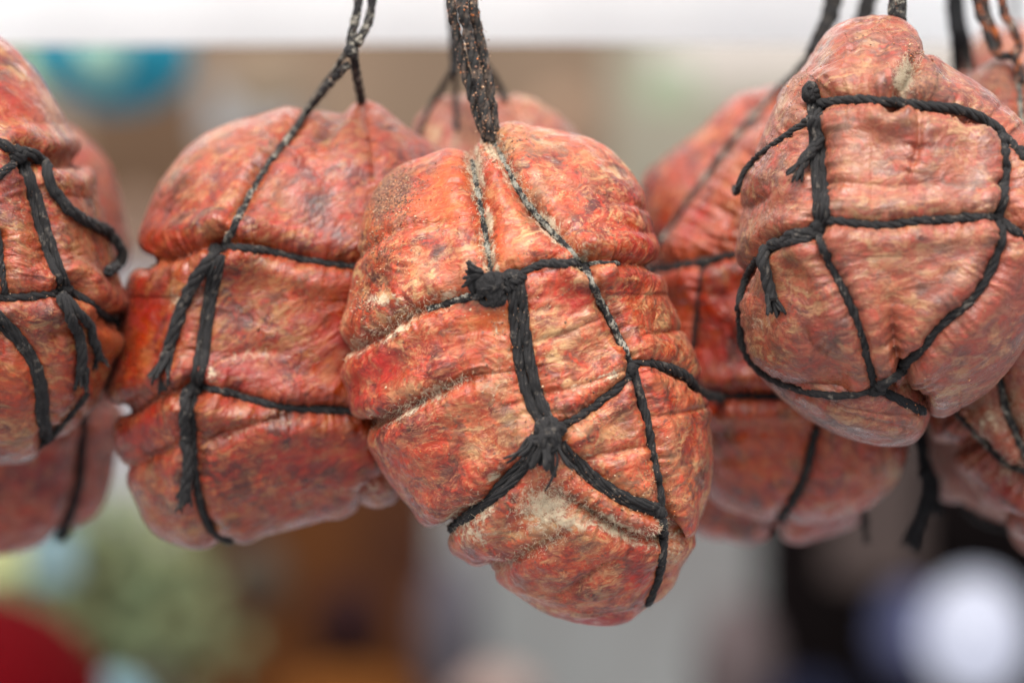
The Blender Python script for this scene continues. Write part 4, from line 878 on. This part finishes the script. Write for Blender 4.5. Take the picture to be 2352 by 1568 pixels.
# lower left: red ball, pale yellow and blue cards, bush
ball('red_ball', simple('dark red rubber', (.125, .0005, .003), .6, .1, 4), -60, 1700, 310, 330, 1.0, 'big dark red ball cut off by the lower left corner', 'ball', depth=.18)
slab('yellow_card', simple('pale yellow paper', (.60, .62, .30), .8, .1, 4), -180, 1220, 50, 1320, 1.6, .01, 'pale yellow card above the red ball', 'card')
slab('blue_card', simple('pale blue paper', (.26, .38, .42), .8, .1, 4), 75, 1200, 170, 1330, 1.7, .01, 'pale blue card beside the yellow card', 'card')
ball('blue_ball', simple('pale blue rubber', (.25, .42, .47), .6, .1, 4), 260, 1680, 95, 130, 1.6, 'pale blue ball peeking out right of the red ball', 'ball')
def bush():
    rs = random.Random(5); V = []; F = []
    for _ in range(2600):
        x = rs.gauss(215, 105); yv = rs.gauss(1410, 100); yy = 2.0 + rs.uniform(-.15, .15)
        c = W(x, yv, yy); r = rs.uniform(.012, .028); a = Vector([rs.uniform(-1, 1) for _ in range(3)]).normalized(); b = a.orthogonal().normalized() * .45
        i = len(V); V += [tuple(c - a * r), tuple(c + b * r), tuple(c + a * r), tuple(c - b * r)]; F.append((i, i + 1, i + 2, i + 3))
    root = bpy.data.objects.new('bush', None); COL.objects.link(root); root.location = W(200, 1700, 2.0)
    tag(root, 'blurred yellow-green bush in the lower left background', 'bush')
    meshobj('foliage', V, F, simple('green leaves', (.17, .22, .12), .7, .3, 20, (.24, .24, .12)), root, root.location, smooth=False)
    mb = MB()
    for k in range(6): mb.tube(spline([tuple(W(200, 1900, 2.0)), tuple(W(200 + 20 * (k - 3), 1600, 2.0)), tuple(W(200 + 35 * (k - 2.5), 1400, 2.0))], .02), .006, 6)
    mb.build('stem', simple('brown bark', (.1, .07, .04)), root, root.location)
bush()
# white globe lamp
ml = NT('white globe'); ml.b.inputs['Base Color'].default_value = (.05, .05, .06, 1); ml.b.inputs['Emission Color'].default_value = (.78, .82, 1, 1); ml.b.inputs['Emission Strength'].default_value = .19  # brightness of the globe comes almost wholly from emission
ball('bright_globe', ml.m, 2238, 1458, 120, 138, 2.2, 'glowing white globe lamp in the dark lower right corner', 'orb')
ball('lavender_halo', simple('lavender halo', (.13, .14, .25), .6, .1, 4), 2085, 1450, 80, 105, 2.5, 'dim lavender halo, shaped as a ball, left of the glowing globe', 'ball')  # ball given the colour of the soft halo beside the globe

for nm, mc, px, py, rx, ry, yy, lb, ct in (
    ('sack', (.16, .055, .012), 790, 1640, 190, 110, 2.3, 'rusty brown blurred sack low in front of the brown cupboard', 'sack'),
    ('bundle', (.030, .012, .012), 800, 1440, 90, 100, 2.4, 'dark maroon blurred bundle in the middle of the brown cupboard', 'bundle'),
    ('jar', (.10, .075, .055), 590, 1330, 70, 90, 2.4, 'taupe blurred jar just under the left-hand sausage', 'jar'),
    ('sack', (.11, .10, .115), 1035, 1470, 75, 190, 2.5, 'mauve-grey blurred sack between the brown cupboard and the grey cloth', 'sack'),
    ('bundle', (.42, .30, .26), 1130, 1600, 110, 70, 2.5, 'pinkish blurred bundle at the bottom edge below the middle sausage', 'bundle'),
    ('sack', (.13, .10, .10), 1690, 1560, 95, 190, 2.5, 'dull mauve blurred sack beside the black curtain', 'sack'),
    ('crate_cover', (.012, .014, .03), 1850, 1640, 120, 90, 2.3, 'navy blurred cover at the bottom of the black curtain', 'cover'),
    ('sack', (.17, .10, .10), 330, 1560, 70, 60, 1.9, 'dusty pink blurred sack right of the pale blue ball', 'sack'),
    ('bundle', (.40, .31, .22), 620, 215, 100, 50, 2.6, 'beige blurred bundle hanging above the left-hand sausage', 'bundle'),
    ('bundle', (.34, .22, .15), 1290, 330, 80, 120, 3.0, 'tan blurred bundle behind the shoulder of the middle sausage', 'bundle'),
    ('bundle', (.30, .20, .15), 320, 560, 55, 110, 3.0, 'reddish tan blurred bundle between the two left sausages', 'bundle')):
    ball(nm, simple(nm + ' cloth', mc, .9, .25, 6), px, py, rx, ry, yy, lb, ct, lobes=.03)
